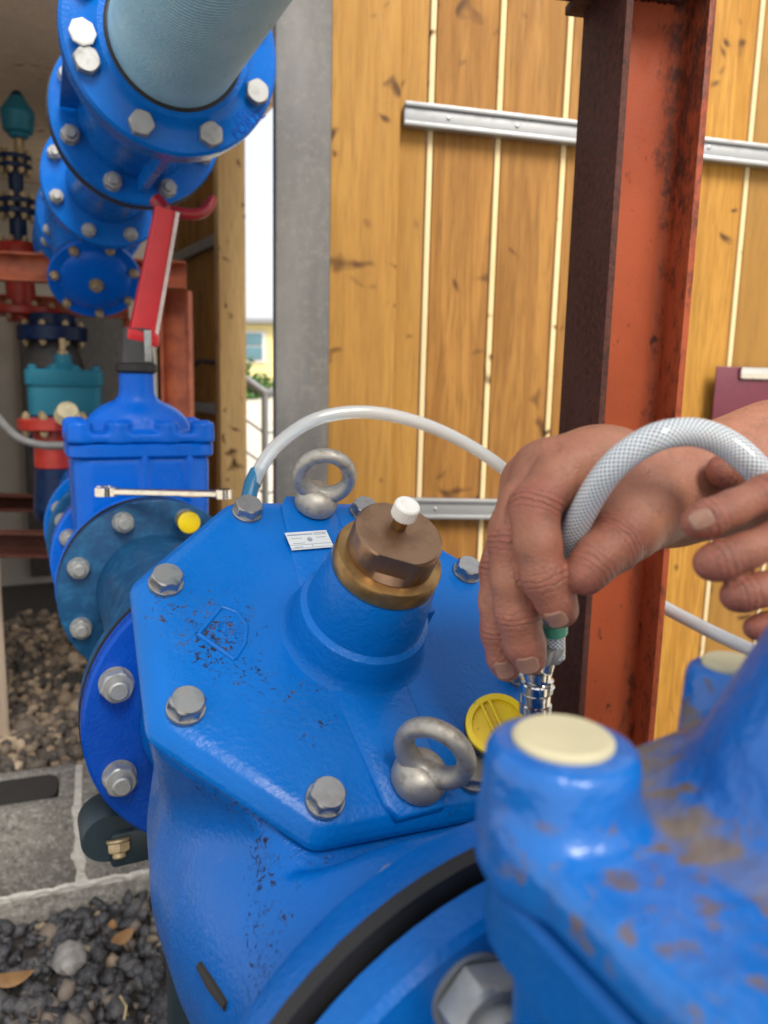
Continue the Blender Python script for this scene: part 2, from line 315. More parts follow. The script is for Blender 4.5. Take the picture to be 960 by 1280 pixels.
# implicit castings: smooth unions, meshed with surface nets ------------------
class Field:
    def __init__(s, lo, hi, h):
        s.lo = np.array(lo, float); s.h = h; s.n = np.ceil((np.array(hi)-s.lo)/h).astype(int)+1
        s.D = np.full(s.n, .05, np.float32); s.ax = [(s.lo[i]+h*np.arange(s.n[i])).astype(np.float32) for i in range(3)]
    def box(s, lo, hi, m):
        a = np.clip(np.floor((np.array(lo)-m-s.lo)/s.h).astype(int), 0, s.n); b = np.clip(np.ceil((np.array(hi)+m-s.lo)/s.h).astype(int)+1, 0, s.n)
        return tuple(slice(a[i], b[i]) for i in range(3))
    def add(s, f, lo, hi, k=.004, m=.02, sub=False):
        sl = s.box(lo, hi, m+k)
        X, Y, Z = s.ax[0][sl[0]][:, None, None], s.ax[1][sl[1]][None, :, None], s.ax[2][sl[2]][None, None, :]
        if 0 in (X.size, Y.size, Z.size): return s
        d = f(X, Y, Z).astype(np.float32); D = s.D[sl]
        if sub: s.D[sl] = smax(D, -d, k)
        else: s.D[sl] = smin(D, d, k)
        return s
    def cone(s, a, b, ra, rb, k=.004):
        a = np.array(a, float); b = np.array(b, float); ab = b-a; L2 = float(ab@ab)+1e-12; rm = max(ra, rb)
        def f(X, Y, Z):
            t = np.clip(((X-a[0])*ab[0]+(Y-a[1])*ab[1]+(Z-a[2])*ab[2])/L2, 0, 1)
            return np.sqrt((X-a[0]-t*ab[0])**2+(Y-a[1]-t*ab[1])**2+(Z-a[2]-t*ab[2])**2)-(ra+(rb-ra)*t)
        return s.add(f, np.minimum(a, b)-rm, np.maximum(a, b)+rm, k)
    def mesh(s, name):
        D = s.D; S = D < 0; nx, ny, nz = D.shape
        cs = np.zeros((nx-1, ny-1, nz-1), np.int8)
        for i in (0, 1):
            for j in (0, 1):
                for k in (0, 1): cs += S[i:nx-1+i, j:ny-1+j, k:nz-1+k]
        act = (cs > 0) & (cs < 8); idx = np.argwhere(act); N = len(idx); ids = np.full(act.shape, -1, np.int64); ids[act] = np.arange(N)
        acc = np.zeros((N, 3)); cnt = np.zeros(N); I = idx
        for ax in range(3):
            o1, o2 = [q for q in range(3) if q != ax]
            for u_ in (0, 1):
                for v_ in (0, 1):
                    p = I.copy(); p[:, o1] += u_; p[:, o2] += v_; q = p.copy(); q[:, ax] += 1
                    a = D[p[:, 0], p[:, 1], p[:, 2]]; b = D[q[:, 0], q[:, 1], q[:, 2]]; m = (a < 0) != (b < 0)
                    t = np.where(m, a/np.where(m, a-b, 1), 0); pt = p.astype(float); pt[:, ax] += t
                    acc[m] += pt[m]; cnt[m] += 1
        V = s.lo+s.h*(acc/cnt[:, None]); Fs = []
        for ax in range(3):
            o1, o2 = [(1, 2), (2, 0), (0, 1)][ax]; sl0 = [slice(1, -1)]*3; sl0[ax] = slice(0, -1); sl1 = list(sl0); sl1[ax] = slice(1, None)
            A = S[tuple(sl0)]; B = S[tuple(sl1)]; E_ = np.argwhere(A != B)
            if not len(E_): continue
            fl = A[E_[:, 0], E_[:, 1], E_[:, 2]]; P = E_.copy(); P[:, o1] += 1; P[:, o2] += 1
            def cid(d1, d2): q = P.copy(); q[:, o1] += d1; q[:, o2] += d2; return ids[q[:, 0], q[:, 1], q[:, 2]]
            qd = np.stack([cid(-1, -1), cid(0, -1), cid(0, 0), cid(-1, 0)], 1); qd[~fl] = qd[~fl][:, ::-1]; Fs.append(qd)
        Fq = np.concatenate(Fs); Fq = Fq[(Fq >= 0).all(1)]
        me = bpy.data.meshes.new(name); me.vertices.add(N); me.vertices.foreach_set('co', V.ravel()); me.loops.add(Fq.size); me.loops.foreach_set('vertex_index', Fq.ravel().astype(np.int32))
        me.polygons.add(len(Fq)); me.polygons.foreach_set('loop_start', np.arange(0, Fq.size, 4, dtype=np.int32)); me.polygons.foreach_set('loop_total', np.full(len(Fq), 4, np.int32))
        me.update(calc_edges=True); me.validate(); me.polygons.foreach_set('use_smooth', [True]*len(me.polygons)); return me, V
def smin(a, b, k): h = np.maximum(k-np.abs(a-b), 0)/k; return np.minimum(a, b)-h*h*k*.25
def smax(a, b, k): return -smin(-a, -b, k)
def vattr(me, name, vals): me.attributes.new(name, 'FLOAT', 'POINT').data.foreach_set('value', np.asarray(vals, np.float32))
def vnoise(P, sc, seed=0):       # cheap smooth value noise for vertex work
    r_ = np.random.default_rng(seed); K = r_.normal(size=(7, 3))*sc; ph = r_.uniform(0, 6.28, 7); return np.sin(P@K.T+ph).sum(1)/7**.5
def relax(o, it=4, f=.5): m = o.modifiers.new('smooth', 'SMOOTH'); m.iterations = it; m.factor = f

# ------------------------------------------------------------------ the pipe line's frame: local x across, y away from the camera, z up
AZ = R(25.46); AV = np.array([math.sin(AZ), -math.cos(AZ), 0]); UV_ = np.array([math.cos(AZ), math.sin(AZ), 0])
F2P = np.array([-.1434, .7211, .8285])           # centre of the control valve's upstream flange
def VP(s, u, z): return F2P+s*AV+u*UV_+np.array([0, 0, z])
def YM(y, flip=False):                            # matrix at local y; +Z points to the camera side (-y), or away when flipped
    return axis_m((0, y, 0), (0, 1, 0)) if flip else Mat.Translation((0, y, 0)) @ Mat.Rotation(R(90), 4, 'X')
FLR, BCR = .1425, .12
def flange(name, parent, y, mat, thick=.02, rad=FLR, hole=.07):     # near face at local y
    return MB().lathe([(rad-.003, -thick), (rad, -thick+.003), (rad, -.003), (rad-.003, 0)], 72, YM(y)).build(name, mat, parent, smooth=40)
def gasket(name, parent, y, rad=FLR-.001, th=.004):
    return MB().lathe([(rad, -th), (rad, 0)], 72, YM(y)).build(name, 'rubber', parent)

# ================================================================== SETTING
def sheet(name, lo, hi, z, mat, n=1):
    V = [(lo[0]+(hi[0]-lo[0])*i/n, lo[1]+(hi[1]-lo[1])*j/n, z) for j in range(n+1) for i in range(n+1)]
    return put(name, mesh(name, V, [(j*(n+1)+i, j*(n+1)+i+1, (j+1)*(n+1)+i+1, (j+1)*(n+1)+i) for j in range(n) for i in range(n)]), mat)
tag(sheet('ground', (-300, -300), (300, 300), -.012, 'ground'), kind='structure')
tag(sheet('gravel_bed', (-2.9, -1.2), (1.6, 4.4), 0.0, 'soil'), kind='structure')

# concrete block wall under the pipes -------------------------------------
ZB = .065                                                            # top of the half-buried course
zt = ZB+.195
pA, pB = onz(0, 1127, ZB), onz(184, 1092, ZB); eW = (pB-pA)/np.linalg.norm(pB-pA); wyaw = math.atan2(eW[1], eW[0])
wall = thing('block_wall', 'low grey hollow concrete block wall standing in the gravel', 'wall', (pA[0], pA[1], 0), wyaw)
xj = float((onz(97, 1060, zt-.06)-pA)@eW)
xj = float((onplane(97, 1070, pA, np.array([-eW[1], eW[0], 0]))-pA)@eW)
def rrect_(cx_, cy_, hx, hy, z_): return [(cx_+(hx-.03)*sx+.03*math.cos(a), cy_+(hy-.03)*sy+.03*math.sin(a), z_) for sx, sy, a0 in ((1, 1, 0), (-1, 1, 90), (-1, -1, 180), (1, -1, 270)) for a in [R(a0+18*k) for k in range(6)]]
def block(x_0, x_1, z0, z1, hollow):
    d = .19
    if not hollow: return MB().box((x_0, 0, z0), (x_1, d, z1), .006)
    mb = MB(); xs = [x_0, x_0+.032, (x_0+x_1)/2-.016, (x_0+x_1)/2+.016, x_1-.032, x_1]
    mb.box((x_0, 0, z0), (x_1, .042, z1), .005); mb.box((x_0, d-.042, z0), (x_1, d, z1), .005)
    for i in (0, 2, 4): mb.box((xs[i], .040, z0), (xs[i+1], d-.040, z1-.001), .003)
    return mb
for j, z0 in enumerate((-.13, ZB+.008)):
    for i in range(-2, 3):
        x_0 = xj+.012+i*.40+(.2 if j == 0 else 0); mb = block(x_0, x_0+.385, z0, z0+.187, True)
        if j == 1:
            for xc in (x_0+.105, x_0+.28): MB().loft([rrect_(xc, .095, .070, .054, z0+.12), rrect_(xc, .095, .070, .054, z0+.1872)]).build('core_shade', 'dark_seam', wall)  # dark plug put in, the deep core's shade as plain colour
        ox = Vec((x_0, 0, z0)); mb.V = [tuple(Vec(p)-ox) for p in mb.V]; mb.build('block', 'concrete', wall, Mat.Translation(ox))
mb = MB().box((xj-.95, .004, -.13), (xj+1.1, .030, ZB+.004), .003).box((xj-.95, .16, -.13), (xj+1.1, .186, ZB+.004), .003)
for i in range(-1, 3): mb.box((xj-.008+i*.4, .003, ZB), (xj+.017+i*.4, .188, zt-.004), .004)
mb.build('mortar', 'mortar', wall)
slob = MB()       # uneven mortar struck flush with the block faces
def smear(p, q, up_, n, hw_):
    p, q, up_ = Vec(p), Vec(q), Vec(up_); top, bot = [], []
    for k in range(n+1):
        c_ = p.lerp(q, k/n); a_ = hw_*(1+.9*math.sin(k*1.3+p.x*9)*math.sin(k*.37+1)+random.uniform(-.25, .45)); b_ = hw_*(1+.8*math.sin(k*.9+2)*math.sin(k*.23)+random.uniform(-.25, .45))
        top.append(c_+up_*max(a_, .002)); bot.append(c_-up_*max(b_, .002))
    dp = Vec((0, -.0025, 0)); slob.loft([[bot[k], bot[k]*.7+top[k]*.3+dp, bot[k]*.3+top[k]*.7+dp, top[k]] for k in range(n+1)])
smear((xj-.9, .002, ZB+.004), (xj+1.0, .002, ZB+.004), (0, 0, 1), 150, .008)
for i in range(-1, 3): smear((xj+.005+i*.4, .002, ZB+.01), (xj+.005+i*.4, .002, zt-.006), (1, 0, 0), 18, .014)
slob.build('mortar_joint', 'mortar', wall)

# gravel: uncountable stones in two kinds ------------------------------------
def ico(sub):
    bm = bmesh.new(); bmesh.ops.create_icosphere(bm, subdivisions=sub, radius=1); V = np.array([v_.co[:] for v_ in bm.verts]); Fc = np.array([[v_.index for v_ in f.verts] for f in bm.faces]); bm.free(); return V, Fc
IV, IF = ico(1); IV2, IF2 = ico(2)
def stones(name, pts, size, mat, label, ang, flat=.65, smooth=False):
    BV, BF = (IV2, IF2) if smooth else (IV, IF); n = len(pts); Vs = []; Fs = []; At = []
    for i, p in enumerate(pts):
        s_ = size*math.exp(RNG.normal(0, .33)); q = BV*(1+.9*ang*RNG.uniform(-.5, .5, (len(BV), 1)) if not smooth else 1+.16*vnoise(BV, 1.4, i)[:, None])
        q = q*np.array([1, RNG.uniform(.65, 1), RNG.uniform(.5, .85)*flat/.65])*s_; A = np.linalg.qr(RNG.normal(size=(3, 3)))[0]
        if np.linalg.det(A) < 0: A[:, 0] *= -1
        Vs.append(q@A.T+p); Fs.append(BF+i*len(BV)); At.append(np.full(len(BV), RNG.uniform()**1.3))
    V = np.concatenate(Vs); Fc = np.concatenate(Fs); me = bpy.data.meshes.new(name); me.vertices.add(len(V)); me.vertices.foreach_set('co', V.ravel()); me.loops.add(Fc.size); me.loops.foreach_set('vertex_index', Fc.ravel().astype(np.int32))
    me.polygons.add(len(Fc)); me.polygons.foreach_set('loop_start', np.arange(0, Fc.size, 3, dtype=np.int32)); me.polygons.foreach_set('loop_total', np.full(len(Fc), 3, np.int32)); me.update(calc_edges=True)
    vattr(me, 'stone', np.concatenate(At))
    if smooth: shade(me, 60)
    return tag(put(name, me, mat), label, 'gravel', kind='stuff')
nW = np.array([-eW[1], eW[0], 0])
cand = np.column_stack([RNG.uniform(-1.75, -.35, 9000), RNG.uniform(1.3, 3.6, 9000), np.zeros(9000)])
side = (cand-pA)@nW
front = cand[(side < .0) & (side > -.85) & (cand[:, 0] > -1.5) & (cand[:, 0] < .5)]; back = cand[(side > .2)]
cand2 = np.column_stack([RNG.uniform(-1.3, .2, 9000), RNG.uniform(.5, 2.0, 9000), np.zeros(9000)]); s2_ = (cand2-pA)@nW; front = cand2[(s2_ < 0) & (s2_ > -.6)]
front[:, 2] = RNG.uniform(-.004, .022, len(front)); back[:, 2] = RNG.uniform(-.004, .03, len(back))
stones('dark_gravel', front, .0145, 'gravel_dark', 'angular black crushed gravel in front of the block wall', 1.15)
stones('brown_gravel', back, .0165, 'gravel_brown', 'rounded brown and grey pebbles behind the block wall', .3, smooth=True)
def rock(name, px, z, size, mat, label, seed, flat=.6):
    p = onz(*px, z); q = IV2*(1+.3*vnoise(IV2, 1.5, seed)[:, None]*.6)*np.array(size); me = mesh(name, q, IF2.tolist(), 30)
    return tag(put(name, me, mat, None, Mat.Translation(p) @ Mat.Rotation(seed*.7, 4, 'Z')), label, 'rock')
rock('rock', (88, 1200), .035, (.040, .032, .026), 'pale_rock', 'large pale grey rock lying on the black gravel', 3)
def leafm(L, W, curl):
    V = []; Fc = []
    for i in range(9):
        t_ = i/8; w_ = W*math.sin(math.pi*min(.02+t_*.96, 1))**.8
        for j in (-1, 0, 1): V.append((L*(t_-.5), w_*j*.5, curl*((t_-.5)**2)*L+abs(j)*w_*.25))
    for i in range(8):
        for j in range(2): Fc.append((i*3+j, i*3+j+1, i*3+j+4, i*3+j+3))
    return mesh('leaf', V, Fc, 180)
for px, L_, W_, rz, lab in (((14, 1228), .085, .03, .2, 'curled brown dry leaf at the lower left edge of the gravel'), ((152, 1176), .05, .03, .9, 'small yellow dead leaf between black stones near the block wall'), ((140, 1160), .03, .02, 2, 'tiny tan leaf scrap against the foot of the block wall')):
    p = onz(*px, .045); l_ = tag(put('dry_leaf', leafm(L_, W_, 1.2), 'dry_leaf', None, Mat.Translation(p) @ Mat.Rotation(rz, 4, 'Z') @ Mat.Rotation(.3, 4, 'X')), lab, 'leaf'); md = l_.modifiers.new('s', 'SOLIDIFY'); md.thickness = .0008
tag(MB().tube([onz(2, 872, .04), onz(10, 858, .055), onz(18, 846, .05)], .0022, 6).build('straw', 'straw'), 'pale straw stalk lying on the brown pebbles', 'straw')
tag(MB().tube([onz(150, 1245, .03), onz(158, 1258, .05), onz(155, 1275, .04)], .002, 6).build('twig', 'straw'), 'thin bent twig on the black gravel by the valve', 'twig')

# ================================================================== wooden doors, posts, pump house
DY = R(11); DN = np.array([math.sin(DY), -math.cos(DY), 0]); DE = np.array([math.cos(DY), math.sin(DY), 0])
D0 = unp(541, 67, 1.5); D0[2] = 0
door = thing('wooden_door', 'golden timber plank door with galvanised rails behind the rusty column', 'door', D0, DY)
def dx(x, y=67): return float((onplane(x, y, D0, DN)-D0)@DE)
def dz(x, y): return float(onplane(x, y, D0, DN)[2])
def board(parent, name, x_0, x_1, y0, y1, z0, z1, mat, bev=.003):
    c = Vec(((x_0+x_1)/2, (y0+y1)/2, z0)); return MB().box((x_0-c.x, y0-c.y, 0), (x_1-c.x, y1-c.y, z1-z0), bev).build(name, mat, parent, Mat.Translation(c))
ZT = 2.62
board(door, 'stile', dx(413), dx(500), -.022, .024, .06, ZT, 'stile_wood', .004)
W_ = .1412; edges = [dx(500)+.001, 0.0]+[W_*k for k in range(1, 9)]
for i in range(len(edges)-1):
    if i == 4: x_1 = edges[i+1]-.030
    else: x_1 = edges[i+1]-.0085
    x_0 = edges[i]+(.0075 if i else 0)
    board(door, 'board', x_0, x_1, 0, .02, .06, ZT, 'door_wood' if i not in (0, 5, 6, 7) else 'stile_wood')
    if i not in (4,): board(door, 'glow_strip', edges[i+1]-.0056, edges[i+1]+.0056, -.001, .017, .06, ZT, 'glow_strip_cream', .002)  # pale strips stand in for daylight glowing between the boards
    else: board(door, 'glow_strip', edges[i+1]-.004, edges[i+1]+.0056, -.001, .017, .06, ZT, 'glow_strip_cream', .002)
zu = dz(505, 147); zl = dz(510, 633)
for z_, x_a, x_b, nm in ((zu, dx(502, 147), edges[5]-.03, 'rail'), (zu-.015, edges[5]-.022, edges[-1], 'rail'), (zl, dx(502, 633), edges[5]-.03, 'rail')):
    mb = MB().box((x_a, -.024, -.021), (x_b, -.002, .021), .004); mb.box((x_a, -.03, .013), (x_b, -.0235, .022), .002); mb.box((x_a, -.03, -.022), (x_b, -.0235, -.013), .002)
    mb.build(nm, 'galvanised', door, Mat.Translation((x_a, 0, z_)) @ Mat.Rotation(R(1.1), 4, 'Y') @ Mat.Translation((-x_a, 0, 0)))
for z_ in (zu, zl):
    for k in range(0, 5): MB().lathe([(.004, 0), (.004, .002), (.002, .003)], 12, axis_m((W_*k+.03, -.0235, z_-(W_*k+.09)*.019), (0, -1, 0))).build('screw', 'zinc', door)
# grey square post beside the door
gp = thing('grey_post', 'weathered grey square steel post at the edge of the plank door', 'post', D0, DY)
xl, xr = dx(343, 300), dx(411, 300)
MB().box((xl, -.03, 0), (xr, .07, ZT+.1), .006).build('shaft', 'grey_post', gp)
MB().box((xl-.02, -.05, 0), (xr+.0, .09, .012), .002).build('base_plate', 'grey_post', gp)
# clipboard hanging on the door
cp = onplane(886, 458, D0-DN*.0, DN); cx = float((cp-D0)@DE)
cb = thing('clipboard', 'maroon clipboard with a silver clip hanging on the plank door', 'clipboard', D0+DE*cx+np.array([0, 0, cp[2]]), DY)
MB().box((0, -.03, -.32), (.235, -.026, 0), .0015).build('board', 'maroon', cb)
mb = MB().box((.055, -.038, -.026), (.18, -.0302, -.001), .003); mb.tube([(.055, -.036, -.004), (.18, -.036, -.004)], .004, 10); mb.build('clip', 'chrome', cb)
MB().box((.112, -.0259, -.012), (.124, .0, -.002)).build('hook', 'zinc', cb)

# rusty H column --------------------------------------------------------------
hyaw = R(11); hb = unp(772, 300, .765); HD = np.array([-math.sin(hyaw), math.cos(hyaw), 0]); HE = np.array([math.cos(hyaw), math.sin(hyaw), 0])
col = thing('steel_column', 'rusty red painted steel I-beam column in front of the plank door', 'column', (hb[0], hb[1], 0), hyaw)
KC = .823; ZC = float(unp(815, 14, .81)[2])/KC
col.scale = (KC, KC, KC)
# local: x across (web runs along x at mid depth), y away; near edge of the left flange at the origin
MB().box((-.009, 0, 0), (0, .12, ZC), .0012).build('flange', 'rusty_shaded_flange', col)
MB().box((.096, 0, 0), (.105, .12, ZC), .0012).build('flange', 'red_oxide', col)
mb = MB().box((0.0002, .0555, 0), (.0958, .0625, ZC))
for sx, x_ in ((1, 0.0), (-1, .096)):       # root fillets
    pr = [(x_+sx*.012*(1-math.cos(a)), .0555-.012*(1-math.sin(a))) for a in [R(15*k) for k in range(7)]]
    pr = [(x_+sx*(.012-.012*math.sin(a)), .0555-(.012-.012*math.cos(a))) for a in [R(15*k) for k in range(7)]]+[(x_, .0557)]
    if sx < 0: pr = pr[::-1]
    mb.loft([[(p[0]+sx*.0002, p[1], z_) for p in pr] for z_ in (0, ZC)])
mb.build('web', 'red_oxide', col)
MB().box((-.03, -.012, ZC), (.125, .132, ZC+.012), .002).build('cap_plate', 'rusty_shaded_flange', col)
bead = MB()
for k in range(34):
    t_ = k/33; bead.lathe([(.0005, -.004), (random.uniform(.004, .0065), 0), (.0005, .004)], 8, Mat.Translation((.001+.094*t_, .052, ZC-.003+random.uniform(-.002, .001))) @ Mat.Rotation(R(90), 4, 'Y'))
bead.build('weld_bead', 'rusty_shaded_flange', col)
MB().box((-.05, -.04, 0), (.15, .16, .015), .002).build('base_plate', 'rusty_shaded_flange', col)
hbm = thing('steel_beam', 'rusty red steel crossbeam resting on top of the column', 'beam', (hb[0], hb[1], (ZC+.012)*KC), hyaw); hbm.scale = (KC, KC, KC)
MB().box((-.42, .0, 0.0), (.125, .12, .010), .001).build('flange', 'rusty_shaded_flange', hbm); MB().box((-.42, .056, .010), (.125, .064, .1), 0).build('web', 'red_oxide', hbm); MB().box((-.42, 0, .1), (.125, .12, .110), .001).build('flange', 'rusty_shaded_flange', hbm)
# left hand plank door (opened) ------------------------------------------------
q1 = unp(284, 300, 2.75); q0 = unp(213, 325, 3.4); LY = math.atan2(q1[1]-q0[1], q1[0]-q0[0]); Ld = math.hypot(q1[0]-q0[0], q1[1]-q0[1])
ld = thing('wooden_door', 'half open plank door seen edge-on beside the bright gap', 'door', (q0[0], q0[1], 0), LY)
nb = 6
for i in range(-2, nb): board(ld, 'board', i*Ld/nb+.004, (i+1)*Ld/nb-.004, -.01, .012, .06, 2.5, 'door_wood')
board(ld, 'post', Ld, Ld+.055, -.05, .05, 0.0, 2.55, 'post_wood', .004)
for z_ in (1.66, 1.05):
    MB().box((-.2, -.034, -.02), (Ld, -.0105, .02), .003).build('rail', 'galvanised', ld, Mat.Translation((0, 0, z_)))
hd = MB().tube([(Ld-.06, -.02, 1.22), (Ld-.06, -.07, 1.225), (Ld-.10, -.08, 1.225), (Ld-.17, -.075, 1.215)], .009, 10); hd.build('handle', 'charcoal', ld)

# pump house: back wall, left wall, ceiling -----------------------------------
ph = thing('pump_house', 'open pump house with grey walls and plywood ceiling behind the pipes', 'building', (q0[0], q0[1], 0), AZ)
B_Y = 1.05
def pbox(nm, lo, hi, mat, bev=.004): return MB().box(lo, hi, bev).build(nm, mat, ph)
pbox('wall', (-1.6, B_Y, 0), (.25, B_Y+.06, 2.16), 'grey_wall'); pbox('wall', (-1.62, -1.8, 0), (-1.56, B_Y+.06, 2.16), 'grey_wall')
for i in range(3):
    c = Vec((-1.62+i*.63, -1.75, 2.16)); MB().box((0, 0, 0), (.629, 2.85, .018), .002).build('ceiling_panel', 'plywood', ph, Mat.Translation(c))
pbox('door_panel', (-.62, B_Y-.03, .05), (-.05, B_Y-.004, 1.5), 'dark_panel')
tm = unp(-8, 600, 2.3); tmb = thing('timber_stud', 'pale upright timber at the far left edge', 'timber', (tm[0]-.03, tm[1], 0), AZ)
MB().box((-.03, -.02, 0), (.03, .02, 1.0), .003).build('stud', 'pale_timber', tmb); MB().box((-.05, -.04, 0), (.05, .04, .03), .003).build('foot', 'pale_timber', tmb)

# orange-red support frames in the pump house
def beam_to(parent, name, p, q, w_, h_, mat='frame_red'):
    p = np.array(p, float); q = np.array(q, float); d = q-p; L = np.linalg.norm(d); yaw = math.atan2(d[1], d[0]); pit = math.asin(d[2]/L)
    mb = MB(); mb.box((0, -.004, -h_/2), (L, .003, h_/2), .001); mb.box((0, -w_, h_/2-.007), (L, -.0035, h_/2), .001); mb.box((0, -w_, -h_/2), (L, -.0035, -h_/2+.007), .001)
    M = Mat.Translation(p) @ Mat.Rotation(yaw, 4, 'Z') @ Mat.Rotation(-pit, 4, 'Y'); o = mb.build(name, mat, parent); o.matrix_local = M; return o
fr = thing('support_frame', 'orange-red steel channel frame under the upper pipe', 'frame')
b0 = unp(-60, 331, 2.35); b1 = unp(233, 346, 2.5); b0[2] = b1[2] = (b0[2]+b1[2])/2
beam_to(fr, 'beam', b0, b1, .05, .085)
pc = unp(218, 350, 2.5); MB().box((pc[0]-.045, pc[1]+.035, 0), (pc[0]+.045, pc[1]+.042, b1[2]-.043), .001).add([], []).build('web', 'frame_red', fr)
for sx in (-1, 1): MB().box((pc[0]+sx*.045-.004, pc[1]-.01, 0), (pc[0]+sx*.045+.004, pc[1]+.0345, b1[2]-.043), .001).build('flange', 'frame_red', fr)
MB().box((pc[0]-.07, pc[1]-.03, 0), (pc[0]+.07, pc[1]+.06, .012), .001).build('base_plate', 'frame_red', fr)
MB().box((b0[0]-.03, b0[1]-.02, 0), (b0[0]+.03, b0[1]+.03, b0[2]-.04), .003).build('post', 'frame_red', fr)
fr2 = thing('support_frame', 'dark red steel frame further back below the navy flanges', 'frame')
c0 = unp(-50, 378, 2.7); c1 = unp(161, 388, 2.85); c0[2] = c1[2] = (c0[2]+c1[2])/2
beam_to(fr2, 'beam', c0, c1, .05, .065)
for c_ in (c0, c1): MB().box((c_[0]-.018, c_[1]-.02, 0), (c_[0]+.018, c_[1]+.03, c_[2]-.033), .002).build('post', 'frame_red', fr2)
for (ya, yb, dA, w2, lab) in ((675, 680, 2.15, .06, 'nearer of two low dark red steel rails above the pebbles'), (627, 630, 2.55, .045, 'farther of two low dark red steel rails above the pebbles')):
    e0 = unp(-90, ya, dA); e1 = unp(190, yb, dA+.02); e0[2] = e1[2]
    f_ = thing('floor_rail', lab, 'rail'); mb = beam_to(f_, 'rail', e0, e1, .05, w2+.01, 'rusty_shaded_flange')
    for t_ in (.02, .98): p = e0+(e1-e0)*t_; MB().box((p[0]-.02, p[1]+.004, 0), (p[0]+.02, p[1]+.04, p[2]), .002).build('foot', 'rusty_shaded_flange', f_)

# ================================================================== outside, through the gap
tv_ = [(-40, 4.6, -.006), (40, 4.6, -.006), (40, 9, .98), (-40, 9, .98), (-40, 60, 1.0), (40, 60, 1.0)]
tag(put('terrain', mesh('terrain', tv_, [(0, 1, 2, 3), (3, 2, 5, 4)]), 'ground'), kind='structure')
yb = thing('yellow_building', 'small yellow building with a white framed window seen through the gap', 'building', (-2.9, 13.6, 0), R(-12))
gz = lambda py, d: 1.15+(476-py)/FPX*d
MB().box((-1.4, 0, 0), (1.6, 3, gz(406, 13.6)), .02).build('wall', 'yellow_wall', yb)
MB().box((-1.6, -.2, gz(406, 13.6)), (1.8, 3.2, gz(400, 13.6)), .02).build('roof', 'galvanised', yb)
for xx in (-.85, .42):
    wn = MB().box((xx, -.03, gz(452, 13.6)), (xx+.42, -.002, gz(414, 13.6)), .005).build('window', 'white_frame', yb)
    MB().box((xx+.06, -.05, gz(448, 13.6)), (xx+.36, -.0305, gz(433, 13.6)), .003).build('pane', 'glass_blue', wn); MB().box((xx+.06, -.05, gz(431, 13.6)), (xx+.36, -.0305, gz(417, 13.6)), .003).build('pane', 'glass_blue', wn)
def bush(name, p, r_, n, label):
    V = []; Fc = []
    for i in range(n):
        d = RNG.normal(size=3); d /= np.linalg.norm(d); c = np.array(p)+d*r_*RNG.uniform(.35, 1)*np.array([1, 1, .8]); A = np.linalg.qr(RNG.normal(size=(3, 3)))[0]; s_ = r_*.16
        q = np.array([(-1, 0, 0), (0, -.5, .1), (1, 0, 0), (0, .5, .1)])*s_@A.T+c; b = len(V); V += list(q); Fc.append((b, b+1, b+2, b+3))
    t_ = thing(name, label, 'plant', (p[0], p[1], 0)); V = np.array(V)-np.array([p[0], p[1], 0]); put('foliage', mesh('foliage', V, Fc), 'leaf_green', t_)
    MB().tube([(0, 0, 0), (.02, 0, p[2])], [.03, .015], 8).build('stem', 'charcoal', t_)
p = unp(318, 480, 9.0); bush('shrub', (p[0], p[1], 1.05), .28, 420, 'green shrub in front of the yellow building')
p = unp(292, 455, 6.0); bush('shrub', (p[0], p[1], p[2]), .16, 160, 'small leafy sprig beside the open door post')
rl = thing('railing', 'grey metal handrail with wire infill outside the open door', 'railing')
r0 = unp(270, 447, 3.6); r1 = unp(331, 491, 3.6); r2 = unp(372, 488, 3.9)
MB().tube([r0, r1, r2], .02, 10).build('handrail', 'rail_steel', rl)
for dz_ in (.19, .34, .48, .62): MB().tube([r0-np.array([0, 0, dz_]), r1-np.array([0, 0, dz_]), r2-np.array([0, 0, dz_])], .006, 8).build('wire', 'rail_steel', rl)
for p in (r0, r1, r2): MB().tube([(p[0], p[1], 0), tuple(p)], .016, 10).build('post', 'rail_steel', rl)

# ================================================================== CONTROL VALVE (Y pattern, bonnet leaning to the camera)
cv = thing('control_valve', 'large blue control valve with octagonal bolted bonnet and brass cap', 'valve', F2P, AZ)
BC = Vec((.0002, -.28759, .17422)); BN = Vec((.03897, -.57737, .81555)).normalized()
bu = Vec((0, 0, 1)).cross(BN).normalized(); bv = BN.cross(bu); BM = Mat(((bu.x, bv.x, BN.x, BC.x), (bu.y, bv.y, BN.y, BC.y), (bu.z, bv.z, BN.z, BC.z), (0, 0, 0, 1)))
BMi = BM.inverted(); BOLT_A = 17.4; WB = (Mat.Translation(Vec(F2P)) @ Mat.Rotation(AZ, 4, 'Z')) @ BM
WBi = WB.inverted()
def bpl(x, y, h=0):    # a pixel on the bonnet plane -> bonnet frame
    n_ = np.array(WB.col[2][:3]); c_ = np.array(WB.translation)+h*n_; return WBi @ Vec(onplane(x, y, c_, n_))
def octo(apo, z, rc=.012, n=5):
    pts = []; Rv = apo/math.cos(R(22.5))
    for k in range(8):
        a = R(BOLT_A+45*k); v_ = Vec((math.cos(a), math.sin(a)))*Rv
        d = rc/math.cos(R(22.5)); c_ = v_-v_.normalized()*d
        for j in range(n):
            b = a+R(-22.5+45*j/(n-1)); pts.append((c_.x+rc*math.cos(b), c_.y+rc*math.sin(b), z))
    return pts
